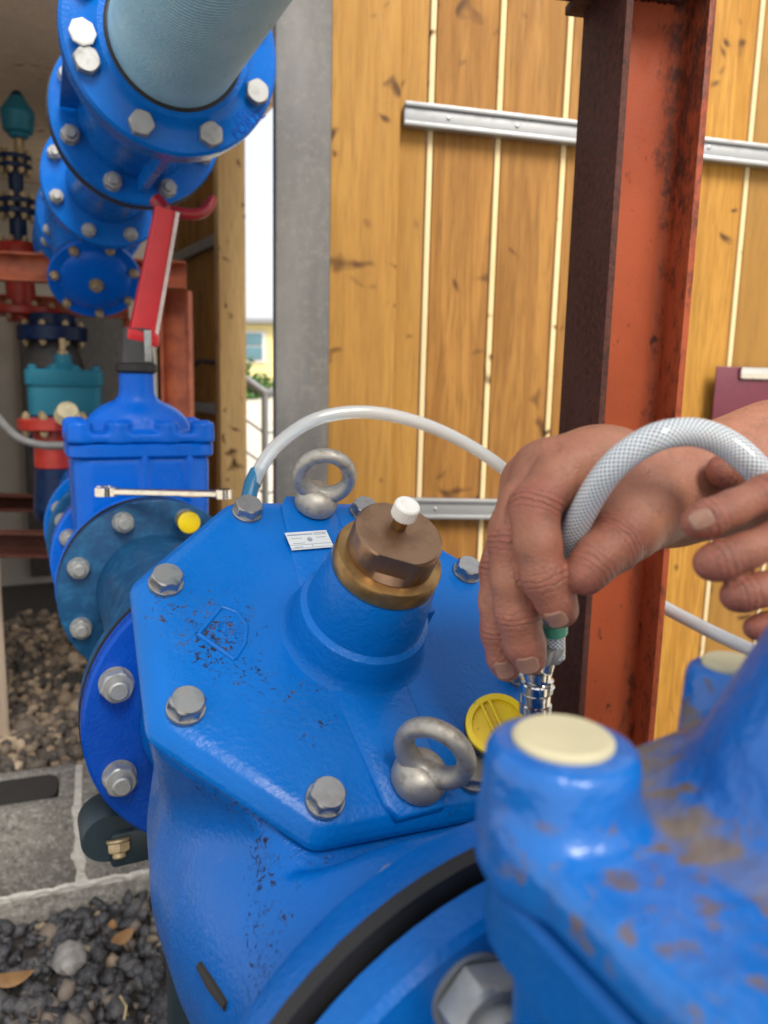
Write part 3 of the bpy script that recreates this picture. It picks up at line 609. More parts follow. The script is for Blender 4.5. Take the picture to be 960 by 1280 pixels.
# body: belly on the pipe axis + octagonal neck under the bonnet
Fd = Field((-.16, -.50, -.15), (.16, .02, .24), .0023)
ss = np.array([-.01, 0, .03, .07, .12, .18, .25, .31, .37, .42, .46, .49]); rr = np.array([.092, .092, .086, .088, .098, .111, .119, .117, .110, .102, .098, .098])
Fd.add(lambda X, Y, Z: np.maximum(np.sqrt(X*X+Z*Z)-np.interp(-Y, ss, rr), np.maximum(Y+.002, -.476-Y)), (-.12, -.48, -.12), (.12, 0, .12), .02)
bM = np.array(BMi)
def octd(X, Y, Z):
    x = bM[0, 0]*X+bM[0, 1]*Y+bM[0, 2]*Z+bM[0, 3]; y = bM[1, 0]*X+bM[1, 1]*Y+bM[1, 2]*Z+bM[1, 3]; z = bM[2, 0]*X+bM[2, 1]*Y+bM[2, 2]*Z+bM[2, 3]
    o = None
    for k in range(8):
        a = R(BOLT_A+22.5+45*k); d = x*math.cos(a)+y*math.sin(a); o = d if o is None else smax(o, d, .012)
    return o, z
def neck(X, Y, Z):
    o, z = octd(X, Y, Z)
    apo = np.interp(z, [-.22, -.16, -.10, -.06, -.03, -.022], [.068, .092, .109, .1175, .1235, .1235])
    return np.maximum(np.maximum(o-apo, z+.0225), -.2-z)
Fd.add(neck, (-.15, -.46, -.05), (.15, -.05, .22), .022, .03)
def clear(X, Y, Z):      # the casting stays below and clear of the bonnet plate
    o, z = octd(X, Y, Z); return np.maximum(o-.136, -.0232-z)
Fd.add(clear, (-.15, -.47, -.05), (.15, .0, .23), .010, .03, sub=True)
me, V = Fd.mesh('body'); vattr(me, 'dirt', np.zeros(len(V)))
# dirt gathers below the bonnet seam
Lb = np.array([[*(BMi @ Vec(p))] for p in V]); me.attributes['dirt'].data.foreach_set('value', (np.exp(-((Lb[:, 2]+.035)/.022)**2)*(Lb[:, 1] < -.06)*.9).astype(np.float32))
blue_paint('body_blue', BLUE, .12, .25, .06, dirt_attr=True, scratch=.35)
body = put('body', me, 'body_blue', cv); relax(body, 2)
flange('flange', cv, -.0, 'deep_blue', .021)         # near face at y=0 ... upstream flange
MB().lathe([(FLR-.002, -.021), (FLR, -.018), (FLR, -.003), (FLR-.003, 0)], 96, YM(-.479)).build('flange', 'valve_blue', cv, smooth=40)
gasket('gasket', cv, -.487, FLR+.004, .0075)
ringbolts(cv, M_NUT30, 'zinc_dull', BCR, 8, YM(0), 22.5, name='nut')
ringbolts(cv, M_BOLT30, 'zinc_dull', BCR-.006, 8, YM(-.458, True), 22.5)
WV = Mat.Translation(Vec(F2P)) @ Mat.Rotation(AZ, 4, 'Z'); WVi = WV.inverted()
def onbelly(x, y):       # where a pixel's ray meets the round belly of the casting
    for d in np.arange(.25, .9, .001):
        p = WVi @ Vec(unp(x, y, d))
        if -.47 < p.y < 0 and math.hypot(p.x, p.z) < np.interp(-p.y, ss, rr): return p
    return Vec((-.1, -.3, -.05))
sA, sB = onbelly(251, 1207), onbelly(284, 1258); MB().tube([sA, (sA+sB)/2, sB], [.0025, .0035, .0025], 10).build('slot', 'dark_seam', cv)
# bonnet plate
rg = [octo(.1235, -.0215, .014), octo(.1258, -.0195, .015), octo(.1258, -.0185, .016), octo(.1250, -.0160, .016), octo(.1225, -.0125, .017), octo(.1185, -.0088, .017), octo(.113, -.0070, .016), octo(.104, -.0062, .014), octo(.085, -.0058, .01), octo(.06, -.0050, .01)]
mb = MB().loft(rg); 
bon = mb.build('bonnet', 'bonnet_blue', cv, BM, 28)
# finer bonnet top carrying the dirt attribute
def densify(o, it):
    bm = bmesh.new(); bm.from_mesh(o.data); bmesh.ops.triangulate(bm, faces=[f for f in bm.faces if len(f.verts) > 4]); bmesh.ops.subdivide_edges(bm, edges=bm.edges[:], cuts=it, use_grid_fill=True); bm.to_mesh(o.data); bm.free(); return np.array([v_.co[:] for v_ in o.data.vertices])
P = densify(bon, 3)
dirt = .72*np.exp(-(((P[:, 0]+.095)/.034)**2+((P[:, 1]-.01)/.055)**2))+.6*np.exp(-(((P[:, 0]+.06)/.035)**2+((P[:, 1]+.03)/.045)**2))+.35*np.exp(-(((P[:, 0]+.02)/.03)**2+((P[:, 1]+.06)/.03)**2))+.7*np.exp(-(((P[:, 0]-.03)/.05)**2+((P[:, 1]+.125)/.012)**2))-.55*((P[:, 0] > .02) & (P[:, 1] > -.08))
vattr(bon.data, 'dirt', dirt)
MB().loft([octo(.1238, -.0226), octo(.1238, -.0214)]).build('gasket', 'dark_seam', bon)
# boss cone with shoulder, raised pads under the eye bolts
bs = MB().lathe([(.052, -.008), (.0475, -.0052), (.0445, -.0015), (.0428, .004), (.0410, .0165), (.0404, .0185), (.0384, .0198), (.0370, .0210), (.0352, .036), (.0330, .0515), (.0315, .0555), (.029, .0565)], 96, cap=False)
bs.build('boss', 'bonnet_blue', bon, Mat.Translation((.0035, -.0035, 0)), 24); BO = Mat.Translation((.0035, -.0035, 0))
for sg, a in ((1, 84), (-1, -92)):
    d = Vec((math.cos(R(a)), math.sin(R(a)))); p_ = Vec((-d.y, d.x)); pts = [d*.036+p_*.024, d*.112+p_*.020, d*.122+p_*.014, d*.122-p_*.014, d*.112-p_*.020, d*.036-p_*.024]
    r0 = [(q.x, q.y, -.009) for q in pts]; r1 = [(q.x, q.y, -.0052) for q in pts]; c_ = sum(pts, Vec((0, 0)))/6; r2 = [(c_.x+(q.x-c_.x)*.94, c_.y+(q.y-c_.y)*.97, -.0042) for q in pts]
    MB().loft([r0, r1, r2]).build('rib_pad', 'bonnet_blue', bon, smooth=60)
MB().box((.036, -.014, -.006), (.047, .001, .017), .0015).build('lug', 'bonnet_blue', bon, BO @ Mat.Rotation(R(8), 4, 'Z'))
# brass cap: ring, body with two wrench flats, top
br = MB().lathe([(.029, .0555), (.0318, .057), (.0318, .0655), (.0308, .0675), (.0265, .0682)], 72); br.build('brass_ring', 'brass', bon, BO)
rings = []
for z_, r_ in ((.0660, .0258), (.069, .0258), (.0725, .0258), (.0825, .0258), (.0845, .0252), (.0855, .024)):
    ring = []
    for k in range(96):
        a = 2*math.pi*k/96; x, y = r_*math.cos(a), r_*math.sin(a)
        if z_ > .0695:
            for fa in (R(-118), R(62), R(0), R(180)):
                lim = .0220 if fa in (R(-118), R(62)) else .0252; dd = x*math.cos(fa)+y*math.sin(fa)
                if dd > lim: x -= (dd-lim)*math.cos(fa); y -= (dd-lim)*math.sin(fa)
        ring.append((x, y, z_))
    rings.append(ring)
MB().loft(rings).build('brass_cap', 'brass_top', bon, BO, 30)
vs = BO @ Mat.Translation((.0015, .005, .085)) @ Mat.Scale(.92, 4)
MB().lathe([(.0048, 0), (.0048, .010)], 24).build('vent_stem', 'brass', bon, vs)
kn = []
for z_, r_ in ((.0085, .0070), (.0095, .0076), (.0175, .0076), (.0185, .0070), (.0187, .0045), (.0180, .0035)):
    kn.append([((r_+(.00035 if k % 2 else 0)*(.0095 <= z_ <= .0175))*math.cos(2*math.pi*k/64), (r_+(.00035 if k % 2 else 0)*(.0095 <= z_ <= .0175))*math.sin(2*math.pi*k/64), z_) for k in range(64)])
MB().loft(kn).build('white_knob', 'white_plastic', bon, vs, 20)
# bonnet bolts and eye bolts
for k in range(8):
    a = R(BOLT_A+45*k); z_ = -.0065; put('bolt', M_BOLT19, 'zinc', bon, Mat.Translation((.1147*math.cos(a), .1147*math.sin(a), z_)) @ Mat.Rotation(random.uniform(0, 1), 4, 'Z'))
def eyebolt(x, y, yaw, tilt=0):
    mb = MB().lathe([(.0112, 0), (.0135, .002), (.0140, .006), (.0125, .011), (.0095, .0145), (.004, .016)], 32)
    Rr = .0155; rings = []
    for k in range(48):
        a = 2*math.pi*k/48; th = .0045+.0012*max(0, -math.sin(a)); c_ = Vec((Rr*math.cos(a), 0, .0270+Rr*1.03*math.sin(a))); d = Vec((math.cos(a), 0, math.sin(a)))
        rings.append([c_+d*(th*math.cos(b))+Vec((0, th*1.08*math.sin(b), 0)) for b in [2*math.pi*j/16 for j in range(16)]])
    mb.loft(rings+[rings[0]], cap=False)
    o = mb.build('eye_bolt', 'cast_zinc', bon, Mat.Translation((x, y, -.0045)) @ Mat.Scale(1.12, 4) @ Mat.Rotation(R(yaw), 4, 'Z') @ Mat.Rotation(R(tilt), 4, 'X')); return o
e1 = bpl(393, 633, -.004); e2 = bpl(524, 985, -.004)
eyebolt(e1.x, e1.y, -22); eyebolt(e2.x, e2.y+.004, -50)
# cast emblem: square with one rounded corner, squiggle inside
cor = [bpl(247.5, 793, -.006), bpl(276.7, 759, -.006), bpl(296, 766, -.006), bpl(308, 783, -.006), bpl(306, 805, -.006), bpl(293, 825, -.006)]
em = MB()
for i in range(6): em.tube([cor[i]+Vec((0, 0, .0002)), cor[(i+1) % 6]+Vec((0, 0, .0002))], .0016, 8)
mid = sum(cor, Vec())/6
def inn(u_, v_): return mid+(cor[1]-cor[0])*u_+(cor[5]-cor[0])*v_+Vec((0, 0, .0003))
for poly in ([(-.22, -.2), (.05, -.26), (.25, -.1)], [(-.2, 0), (0, -.08), (.1, .1), (.3, .05)], [(-.1, .25), (.0, .1), (.12, .28), (.2, .12)], [(-.3, .1), (-.15, .2)]):
    em.tube([inn(*q) for q in poly], .0010, 6)
em.build('cast_emblem', 'bonnet_blue', bon, None, 60)
# rating sticker
st = [bpl(362, 663, -.002), bpl(420, 659, -.002), bpl(413, 684, -.002), bpl(372, 687, -.002)]
ex = (st[1]-st[0]).normalized(); sw = (st[1]-st[0]).length; sh = .0185; ey = Vec((-ex.y, ex.x, 0)); SM = Mat(((ex.x, ey.x, 0, st[3].x-.004), (ex.y, ey.y, 0, st[3].y), (ex.z*0, 0, 1, -.0025), (0, 0, 0, 1)))
SM = SM @ Mat.Scale(.88, 4)
stk = MB().box((0, 0, 0), (sw, sh, .0004)).build('label_plate', 'sticker', bon, SM)
pr = MB()
for (x_0, x_1, y_, h_) in ((.001, .022, .0155, .0013), (.023, sw-.001, .0163, .0007), (.023, sw-.002, .0147, .0006), (.003, .012, .0118, .0005), (.024, .032, .0115, .0005), (.003, .013, .0065, .0005), (.0, sw, .0048, .0003), (.003, .010, .0025, .0006), (.0, sw, .0014, .0003), (.018, .0184, .0032, .003)):
    pr.box((x_0, y_-h_/2, .0004), (x_1, y_+h_/2, .00055))
pr.lathe([(.0022, .0004), (.0022, .0006)], 20, Mat.Translation((.018, .0098, 0)))
pr.build('print', 'ink', stk)
# yellow port cap on the right side of the bonnet
yc = WBi @ Vec(unp(621, 905, .435)); yd = WBi.to_3x3() @ Vec(CAM-unp(621, 905, .435)).normalized(); yd = (yd+Vec((-.1, .25, .35))).normalized(); YCM = axis_m(yc, yd)
cap = MB().lathe([(.0155, -.010), (.0160, -.004), (.0178, -.003), (.0178, .0005), (.0172, .0015), (.0140, .0015), (.0138, -.0015)], 56).build('port_cap', 'yellow_plastic', bon, YCM, 30)
roll = Mat.Rotation(R(-10), 4, 'Z')
rb = MB().box((-.0142, .0008, -.0025), (.0142, .0026, .0022), .0004, roll); rb.box((-.0142, -.0042, -.0025), (.0142, -.0024, .0022), .0004, roll); rb.build('grip_bar', 'yellow_plastic', cap)
MB().lathe([(.0186, -.006), (.0190, -.0045), (.0186, -.003)], 40).build('seal_ring', 'rubber', cap)
foot = Vec((yc.x*.93, yc.y*.97, -.015)); MB().tube([foot, (foot+yc)/2-yd*.006, yc-yd*.013, yc-yd*.0105], [.009, .008, .009, .009], 16).build('port_neck', 'valve_blue', bon)

# ================================================================== SPOOL between the gate valve and the control valve (dusty reducer)
SPL = .4785
sp = thing('pipe_spool', 'dusty dark blue flanged pipe spool behind the control valve', 'pipe', VP(-.0245, 0, 0), AZ)
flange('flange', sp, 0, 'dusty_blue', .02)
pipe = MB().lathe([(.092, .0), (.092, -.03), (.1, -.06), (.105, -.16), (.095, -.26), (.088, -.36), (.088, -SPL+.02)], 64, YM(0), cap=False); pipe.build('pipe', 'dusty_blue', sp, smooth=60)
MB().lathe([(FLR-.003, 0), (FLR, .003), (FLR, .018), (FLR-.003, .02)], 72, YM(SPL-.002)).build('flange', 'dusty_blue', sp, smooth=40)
ringbolts(sp, M_NUT30, 'zinc_dull', BCR, 8, YM(SPL-.022), 22.5, name='nut')
ycap = MB().lathe([(.0165, -.002), (.0165, .012), (.0135, .0135)], 24); 
a = R(67.5); ycap.build('protective_cap', 'yellow_plastic', sp, YM(SPL-.044) @ Mat.Translation((BCR*math.cos(a), BCR*math.sin(a), 0)))
MB().lathe([(.0172, .003), (.0172, .006)], 24).build('cap_band', 'rubber', sp, YM(SPL-.044) @ Mat.Translation((BCR*math.cos(a), BCR*math.sin(a), 0)))
gasket('gasket', sp, -.0002, FLR+.001, -.003)
# pipe support: navy clamp on the flange's underside, standing on the gravel
cl = unp(158, 1042, .80); ps = thing('pipe_support', 'dark navy clamp and leg holding the pipe above the blocks', 'support', (cl[0]-.02, cl[1], 0), AZ)
mb = MB().lathe([(.025, 0), (.027, .004), (.027, .046), (.025, .05)], 32, Mat.Translation((0, .03, cl[2]+.005)) @ Mat.Rotation(R(90), 4, 'X')); mb.box((0, -.026, cl[2]-.027), (.14, .03, cl[2]+.012), .006); mb.build('clamp', 'navy_clamp', ps)
put('bolt', M_NUT20, 'old_brass', ps, axis_m((.008, -.026, cl[2]+.006), (0, -.45, -1)))
MB().box((.06, -.02, 0), (.11, .03, cl[2]-.02), .003).build('leg', 'navy_clamp', ps); MB().box((.03, -.05, 0), (.14, .06, .03), .003).build('foot', 'navy_clamp', ps)

# ================================================================== GATE VALVES
def rrect(hx, hy, rc, z, n=6):
    pts = []
    for cx_, cy_, a0 in ((hx-rc, hy-rc, 0), (-hx+rc, hy-rc, 90), (-hx+rc, -hy+rc, 180), (hx-rc, -hy+rc, 270)):
        for j in range(n): a = R(a0+90*j/(n-1)); pts.append((cx_+rc*math.cos(a), cy_+rc*math.sin(a), z))
    return pts
def gate_valve(name, label, loc, yaw, mat, hw=.115, hs=.072, zb=.222, bosses=None, dome=(.088, .06, .062), neck=(.028, .335), L=.105, group=None, h=.0032, wax=None, far=False, front=False, dc=(0, 0)):
    t = thing(name, label, 'valve', loc, yaw, group)
    f = Field((-hw-.02, -L-.01, -.12), (hw+.02, L+.01, zb+.0), h)
    f.add(lambda X, Y, Z: np.maximum(np.sqrt(X*X+Z*Z)-.09, np.abs(Y)-L+.004), (-.1, -L, -.1), (.1, L, .1), .015)
    def bodyf(X, Y, Z):
        w_ = np.interp(Z, [-.12, -.06, .0, .08, zb], [.06, .09, hw-.012, hw-.008, hw-.006]); d_ = hs-.006
        qx = np.abs(X)-w_+.03; qy = np.abs(Y)-d_+.03; o = np.sqrt(np.maximum(qx, 0)**2+np.maximum(qy, 0)**2)+np.minimum(np.maximum(qx, qy), 0)-.03
        return smax(o, np.maximum(Z-zb+.016, -Z-.105), .02)
    f.add(bodyf, (-hw, -hs, -.11), (hw, hs, zb), .02)
    for x_ in ((0.0,) if far else (-.0, hw*.62)): f.cone((x_, -hs+.004, .1), (x_, -hs+.004, zb-.02), .005, .005, .008)
    me, V = f.mesh('body'); b = put('body', me, mat, t); relax(b, 2)
    MB().loft([rrect(hw-.004, hs-.004, .03, zb-.024), rrect(hw, hs, .03, zb-.020), rrect(hw, hs, .03, zb-.003), rrect(hw-.002, hs-.002, .03, zb-.001)]).build('rim', mat, t, smooth=40)
    # bonnet: plate + dome + bosses as one casting
    top = neck[1]; f = Field((-hw-.03, -hs-.03, zb-.004), (hw+.06, hs+.03, top+.01), h*.8)
    def plate(X, Y, Z):
        qx = np.abs(X)-hw+.03; qy = np.abs(Y)-hs+.03; o = np.sqrt(np.maximum(qx, 0)**2+np.maximum(qy, 0)**2)+np.minimum(np.maximum(qx, qy), 0)-.03
        return smax(o, np.maximum(Z-zb-.016, zb+.0005-Z), .006)
    f.add(plate, (-hw, -hs, zb), (hw, hs, zb+.016), .008)
    dh = dome[2]
    if front: f.add(lambda X, Y, Z: np.maximum((np.sqrt((X-dc[0])**2+(Y-dc[1])**2)-np.interp(Z, [zb, zb+.01, zb+.09], [.060, .054, .018]))*.85, np.maximum(Z-zb-.09, zb-Z)), (dc[0]-.06, dc[1]-.06, zb), (dc[0]+.06, dc[1]+.06, zb+.09), .014)
    else: f.add(lambda X, Y, Z: (np.sqrt(((X-dc[0])/dome[0])**2+((Y-dc[1])/dome[1])**2+(np.maximum(Z-zb-.01, -.0)/dh)**2)-1)*min(dome)*.85+np.maximum(zb-Z, 0)*5, (dc[0]-dome[0], dc[1]-dome[1], zb), (dc[0]+dome[0], dc[1]+dome[1], zb+dh), .012)
    f.add(lambda X, Y, Z: np.maximum(np.sqrt((X-dc[0])**2+(Y-dc[1])**2)-np.interp(Z, [zb, top-.02, top], [neck[0]*1.12, neck[0], neck[0]]), np.maximum(Z-top, zb-Z)), (dc[0]-.04, dc[1]-.04, zb), (dc[0]+.04, dc[1]+.04, top), .012)
    bosses = bosses or [(sx*x_, sy*(hs-.018), .0195, .034) for sx in (-1, 1) for x_ in (hw-.020, hw*.33) for sy in (-1, 1)]
    for (x_, y_, r_, hh) in bosses:
        f.add(lambda X, Y, Z, x_=x_, y_=y_, r_=r_, hh=hh: smax(np.sqrt((X-x_)**2+(Y-y_)**2)-r_-(zb+hh-Z)*.03, np.maximum(Z-zb-hh, zb+.0005-Z), .005), (x_-r_, y_-r_, zb), (x_+r_, y_+r_, zb+hh), .008 if front else .005)
    me, V = f.mesh('bonnet')
    if front:
        dd = np.hypot(V[:, 0], V[:, 1]); z_ = V[:, 2]-zb
        d = np.where(z_ < .024, 1.0, 0.0)*np.clip((.030-z_)/.01, 0, 1); dm = dome[0]
        gutter = np.exp(-((np.sqrt(((V[:, 0]-dc[0])/dome[0])**2+((V[:, 1]-dc[1])/dome[1])**2)-1.15)/.20)**2)*(z_ < .034)*(z_ > .002)
        vattr(me, 'dirt', np.clip(d+gutter*1.1-(z_ < .006)*1, 0, 2))
    bo = put('bonnet', me, 'front_worn' if front else mat, t); relax(bo, 2)
    for (x_, y_, r_, hh) in bosses: MB().lathe([(r_*.66, hh-.004), (r_*.66, hh+.0012), (r_*.60, hh+.0022)], 28).build('wax_plug', wax or mat, bo, Mat.Translation((x_, y_, zb)))
    for y_, fl in ((-L, False), (L, True)):
        MB().lathe([(FLR-.003, -.02), (FLR, -.017), (FLR, -.003), (FLR-.003, 0)], 72, YM(y_, fl)).build('flange', mat, t, smooth=40)
    return t
# 1: behind the spool, with the red key on its stem
gp_ = VP(-.5275-.105, 0, 0)
gv = gate_valve('gate_valve', 'bright blue gate valve with red key handle on its stem', gp_, AZ, 'gate_blue', group='blue gate valves')
MB().lathe([(.030, .333), (.033, .337), (.033, .347), (.029, .350)], 36).build('stem_collar', 'rubber', gv)
st = MB().loft([rrect(.026, .026, .006, .349), rrect(.020, .020, .005, .405)]); st.build('stem_cap', 'charcoal', gv, smooth=40)
MB().box((.010, -.0275, .352), (.0215, -.0215, .402), .001, Mat.Rotation(R(0), 4, 'X')).build('stem_key', 'zinc_dull', gv)
gasket('gasket', gv, -.1055, FLR-.001, -.0025)
ringbolts(gv, M_NUT30, 'zinc_dull', BCR, 8, YM(.085, False), 22.5, name='nut')
# red valve key: tapered channel leaning on the stem, pale edge, curved hook on top
k0 = unp(176, 420, 1.27); k1 = unp(206, 262, 1.24)
vk = thing('valve_key', 'red steel valve key with curved hook standing on the gate valve stem', 'tool', k0)
Ld_ = Vec(k1-k0); KM = axis_m((0, 0, 0), Ld_); Lk = Ld_.length
kx = KM.to_3x3().inverted() @ Vec(UV_); kr = math.atan2(kx.y, kx.x); KM = KM @ Mat.Rotation(kr, 4, 'Z')
MB().loft([rrect(.0195, .017, .004, 0), rrect(.0155, .014, .004, Lk)]).build('shaft', 'red_paint', vk, KM, 40)
MB().loft([[(x_+.0190-(z_/Lk)*.0038, y_, z_) for x_, y_ in ((0, -.0160), (.006, -.0160), (.006, .013), (0, .013))] for z_ in (.004, Lk)]).build('edge_strip', 'red_edge', vk, KM, 40)
MB().loft([rrect(.026, .024, .008, -.012), rrect(.028, .026, .008, -.008), rrect(.027, .025, .008, .006), rrect(.022, .020, .006, .010)]).build('collar', 'red_paint', vk, KM, 40)
hk = [unp(200, 262, 1.25), unp(214, 264, 1.25), unp(240, 268, 1.26), unp(257, 263, 1.27), unp(267, 247, 1.28)]
MB().tube([p-k0 for p in smoothpath(hk, 24)], [.009]*20+[.0088, .0085, .008, .006], 14).build('hook', 'dark_red', vk)
MB().tube([unp(195, 250, 1.245)-k0, k1-k0, unp(206, 275, 1.245)-k0], .012, 12).build('top_bar', 'dark_red', vk)
# combination wrench lying on the flange
wa, wb_ = unp(118, 621, 1.13), unp(282, 621, 1.13); wd = Vec(wb_-wa); WL = wd.length
wr = thing('wrench', 'chrome combination wrench lying on top of the blue flanges', 'wrench', wa, math.atan2(wd.y, wd.x)); wr.scale = (1, 1.2, 1.45)
MB().loft([[(x_, y_*w_, z_*.0035+.006) for y_, z_ in ((-1, -.6), (-.6, -1), (.6, -1), (1, -.6), (1, .6), (.6, 1), (-.6, 1), (-1, .6))] for x_, w_ in ((.03, .008), (.05, .0058), (WL*.5, .0062), (WL-.02, .006), (WL-.012, .0075))]).build('shaft', 'chrome', wr, smooth=50)
jaw = []
for a in np.linspace(R(35), R(325), 20):
    a += R(180+15) ; ro, ri = .0165, .009; jaw.append([(.017+ri*math.cos(a), ri*math.sin(a), .002), (.017+ro*math.cos(a), ro*math.sin(a), .002), (.017+ro*math.cos(a), ro*math.sin(a), .0105), (.017+ri*math.cos(a), ri*math.sin(a), .0105)])
MB().loft(jaw).build('open_jaw', 'chrome', wr, smooth=40)
bx = []
for k in range(33):
    a = 2*math.pi*k/32; ri = .0085+.0008*math.cos(12*a); bx.append([(WL-.002+ri*math.cos(a), ri*math.sin(a), .002), (WL-.002+.0135*math.cos(a), .0135*math.sin(a), .002), (WL-.002+.0135*math.cos(a), .0135*math.sin(a), .011), (WL-.002+ri*math.cos(a), ri*math.sin(a), .011)])
MB().loft(bx, cap=False).build('ring_end', 'chrome', wr, smooth=40)
# further flanged pipe behind that gate valve
fp = thing('pipe_spool', 'blue flanged pipe running back from the bright blue gate valve', 'pipe', VP(-.738, 0, 0), AZ)
flange('flange', fp, .004, 'deep_blue'); MB().lathe([(.088, 0), (.088, -.9)], 48, YM(.02), cap=False).build('pipe', 'pipe_blue', fp); gasket('gasket', fp, .0, FLR-.002, .002)
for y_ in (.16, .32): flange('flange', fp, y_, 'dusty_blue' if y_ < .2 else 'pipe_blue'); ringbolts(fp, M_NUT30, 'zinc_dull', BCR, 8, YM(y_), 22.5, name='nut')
MB().box((.03, .30, -.8285), (.08, .34, -.07), .004).build('leg', 'frame_red', fp)
# 2: the nearest valve, out of focus at the lower right
fx = [(-.053, .036, .0205, .036), (.038, .060, .0145, .036), (.108, .04, .0205, .036), (.108, -.036, .0205, .036)]
gf = gate_valve('gate_valve', 'close-up blurred blue gate valve with cream wax bolt plugs and dirty top', VP(.4905+.105, .0, 0), AZ, 'front_blue', hw=.073, hs=.060, zb=.193, bosses=fx, dome=(.052, .050, .085), neck=(.017, .33), dc=(.028, .0025), h=.0022, wax='cream_wax', front=True, group='blue gate valves')
ringbolts(gf, M_NUT30, 'zinc_dull', BCR, 8, YM(.085), 22.5, name='nut')
MB().lathe([(.019, .328), (.022, .332), (.022, .34), (.018, .343)], 36, Mat.Translation((.028, .0025, 0))).build('stem_collar', 'rubber', gf)
MB().loft([rrect(.016, .016, .004, .342), rrect(.014, .014, .004, .385)], Mat.Translation((.028, .0025, 0))).build('stem_cap', 'charcoal', gf, smooth=40)
ringbolts(gf, M_BOLT30, 'zinc_dull', BCR, 8, YM(-.085, True), 22.5, name='bolt')

# ================================================================== UPPER PIPE LINE
U0 = np.array([-.294, 1.110, 1.596])
def UP(y): return U0-y*AV
up1 = thing('water_pipe', 'pale scuffed blue water pipe entering the flange overhead', 'pipe', U0, AZ)
MB().lathe([(.0855, .03), (.0855, -.03), (.085, -.4), (.085, -1.6), (.078, -1.6)][::-1], 72, YM(0) @ Mat.Scale(-1, 4, (0, 0, 1)), cap=False).build('pipe', 'pale_pipe', up1, smooth=60)
MB().lathe([(.089, .0), (.093, .004), (.093, .010), (.088, .014)], 72, YM(0)).build('seal', 'rubber', up1)
cpn = thing('flange_coupling', 'blue flanged coupling at the end of the pale overhead pipe', 'coupling', U0, AZ)
MB().lathe([(FLR, -.024), (FLR+.0005, -.02), (FLR, -.004), (FLR-.004, 0), (.112, .001), (.104, .006), (.098, .012), (.0905, .012), (.0905, -.02)], 96, YM(0), cap=False).build('flange', 'pipe_blue', cpn, smooth=38)
MB().lathe([(FLR-.006, -.050), (FLR-.002, -.047), (FLR-.002, -.030), (FLR-.006, -.026)], 96, YM(0)).build('flange', 'pipe_blue', cpn, smooth=38)
MB().lathe([(.1, -.33), (.098, -.25), (.108, -.16), (.122, -.10), (.128, -.049)], 72, YM(0), cap=False).build('body', 'pipe_blue', cpn, smooth=60)
for k in range(4):
    a = R(-90+90*k+(0)); M_ = Mat.Rotation(a, 4, 'Y'); MB().loft([[(x_, .05, .12), (x_, .05, .132), (x_, .325, .126), (x_, .325, .09)] for x_ in (-.006, .006)]).build('rib', 'pipe_blue', cpn, M_, 30)
flange('flange', cpn, .335, 'pipe_blue'); gasket('gasket', cpn, .3555, FLR+.003, .008)
ringbolts(cpn, M_BOLT30, 'cast_zinc', BCR, 8, YM(-.0), 22.5); ringbolts(cpn, M_NUT30, 'zinc_dull', BCR, 8, YM(.335), 22.5, name='nut')
_n = Vec(AV); OC = (Mat.Translation(Vec(U0)) @ Mat.Rotation(AZ, 4, 'Z') @ YM(-.012)).inverted() @ Vec(onplane(103, 41, U0+.012*AV, AV))
put('bolt_cover', MB().lathe([(.0165, 0), (.0165, .004), (.014, .005)], 8).mesh('bolt_cover', 20), 'white_frame', cpn, YM(-.012) @ Mat.Translation((OC.x, OC.y, 0)))
MB().lathe([(.006, -.02), (.006, .014)], 12).build('cover_stud', 'zinc_dull', cpn, YM(-.0) @ Mat.Translation((OC.x, OC.y, 0)))
def letters(txt, size, parent, M, mat, ext=.0006):
    cu = bpy.data.curves.new('lettering', 'FONT'); cu.body = txt; cu.size = size; cu.extrude = ext; cu.align_x = 'CENTER'; cu.align_y = 'CENTER'; cu.resolution_u = 2
    o = bpy.data.objects.new('tmp', cu); COL.objects.link(o); dg = bpy.context.evaluated_depsgraph_get(); me = bpy.data.meshes.new_from_object(o.evaluated_get(dg)); bpy.data.objects.remove(o); me.materials.clear(); return put('cast_lettering', me, mat, parent, M)
UW = Mat.Translation(Vec(U0)) @ Mat.Rotation(AZ, 4, 'Z') @ YM(-.0006); UWi = UW.inverted()
def fpl(x, y): n_ = np.array(UW.col[2][:3]); return UWi @ Vec(onplane(x, y, np.array(UW.translation), n_))
for txt, px, sz in (('PORTE', (311, 155), .019), ('150', (301, 147), .019)):
    c_ = fpl(*px); a = math.atan2(c_.y, c_.x); letters(txt, sz, cpn, YM(-.0006) @ Mat.Translation((c_.x, c_.y, -.0002)) @ Mat.Rotation(a+R(90)-R(8), 4, 'Z'), 'deep_blue')
# spool 2
s2 = thing('pipe_spool', 'short blue flanged spool behind the overhead coupling', 'pipe', UP(.366), AZ)
flange('flange', s2, 0, 'pipe_blue'); MB().lathe([(.09, .01), (.088, -.06), (.09, -.46)][::-1], 64, YM(0), cap=False).build('pipe', 'pipe_blue', s2, smooth=60)
flange('flange', s2, .458, 'pipe_blue'); ringbolts(s2, M_NUT30, 'zinc_dull', BCR, 8, YM(.458), 22.5, name='nut')
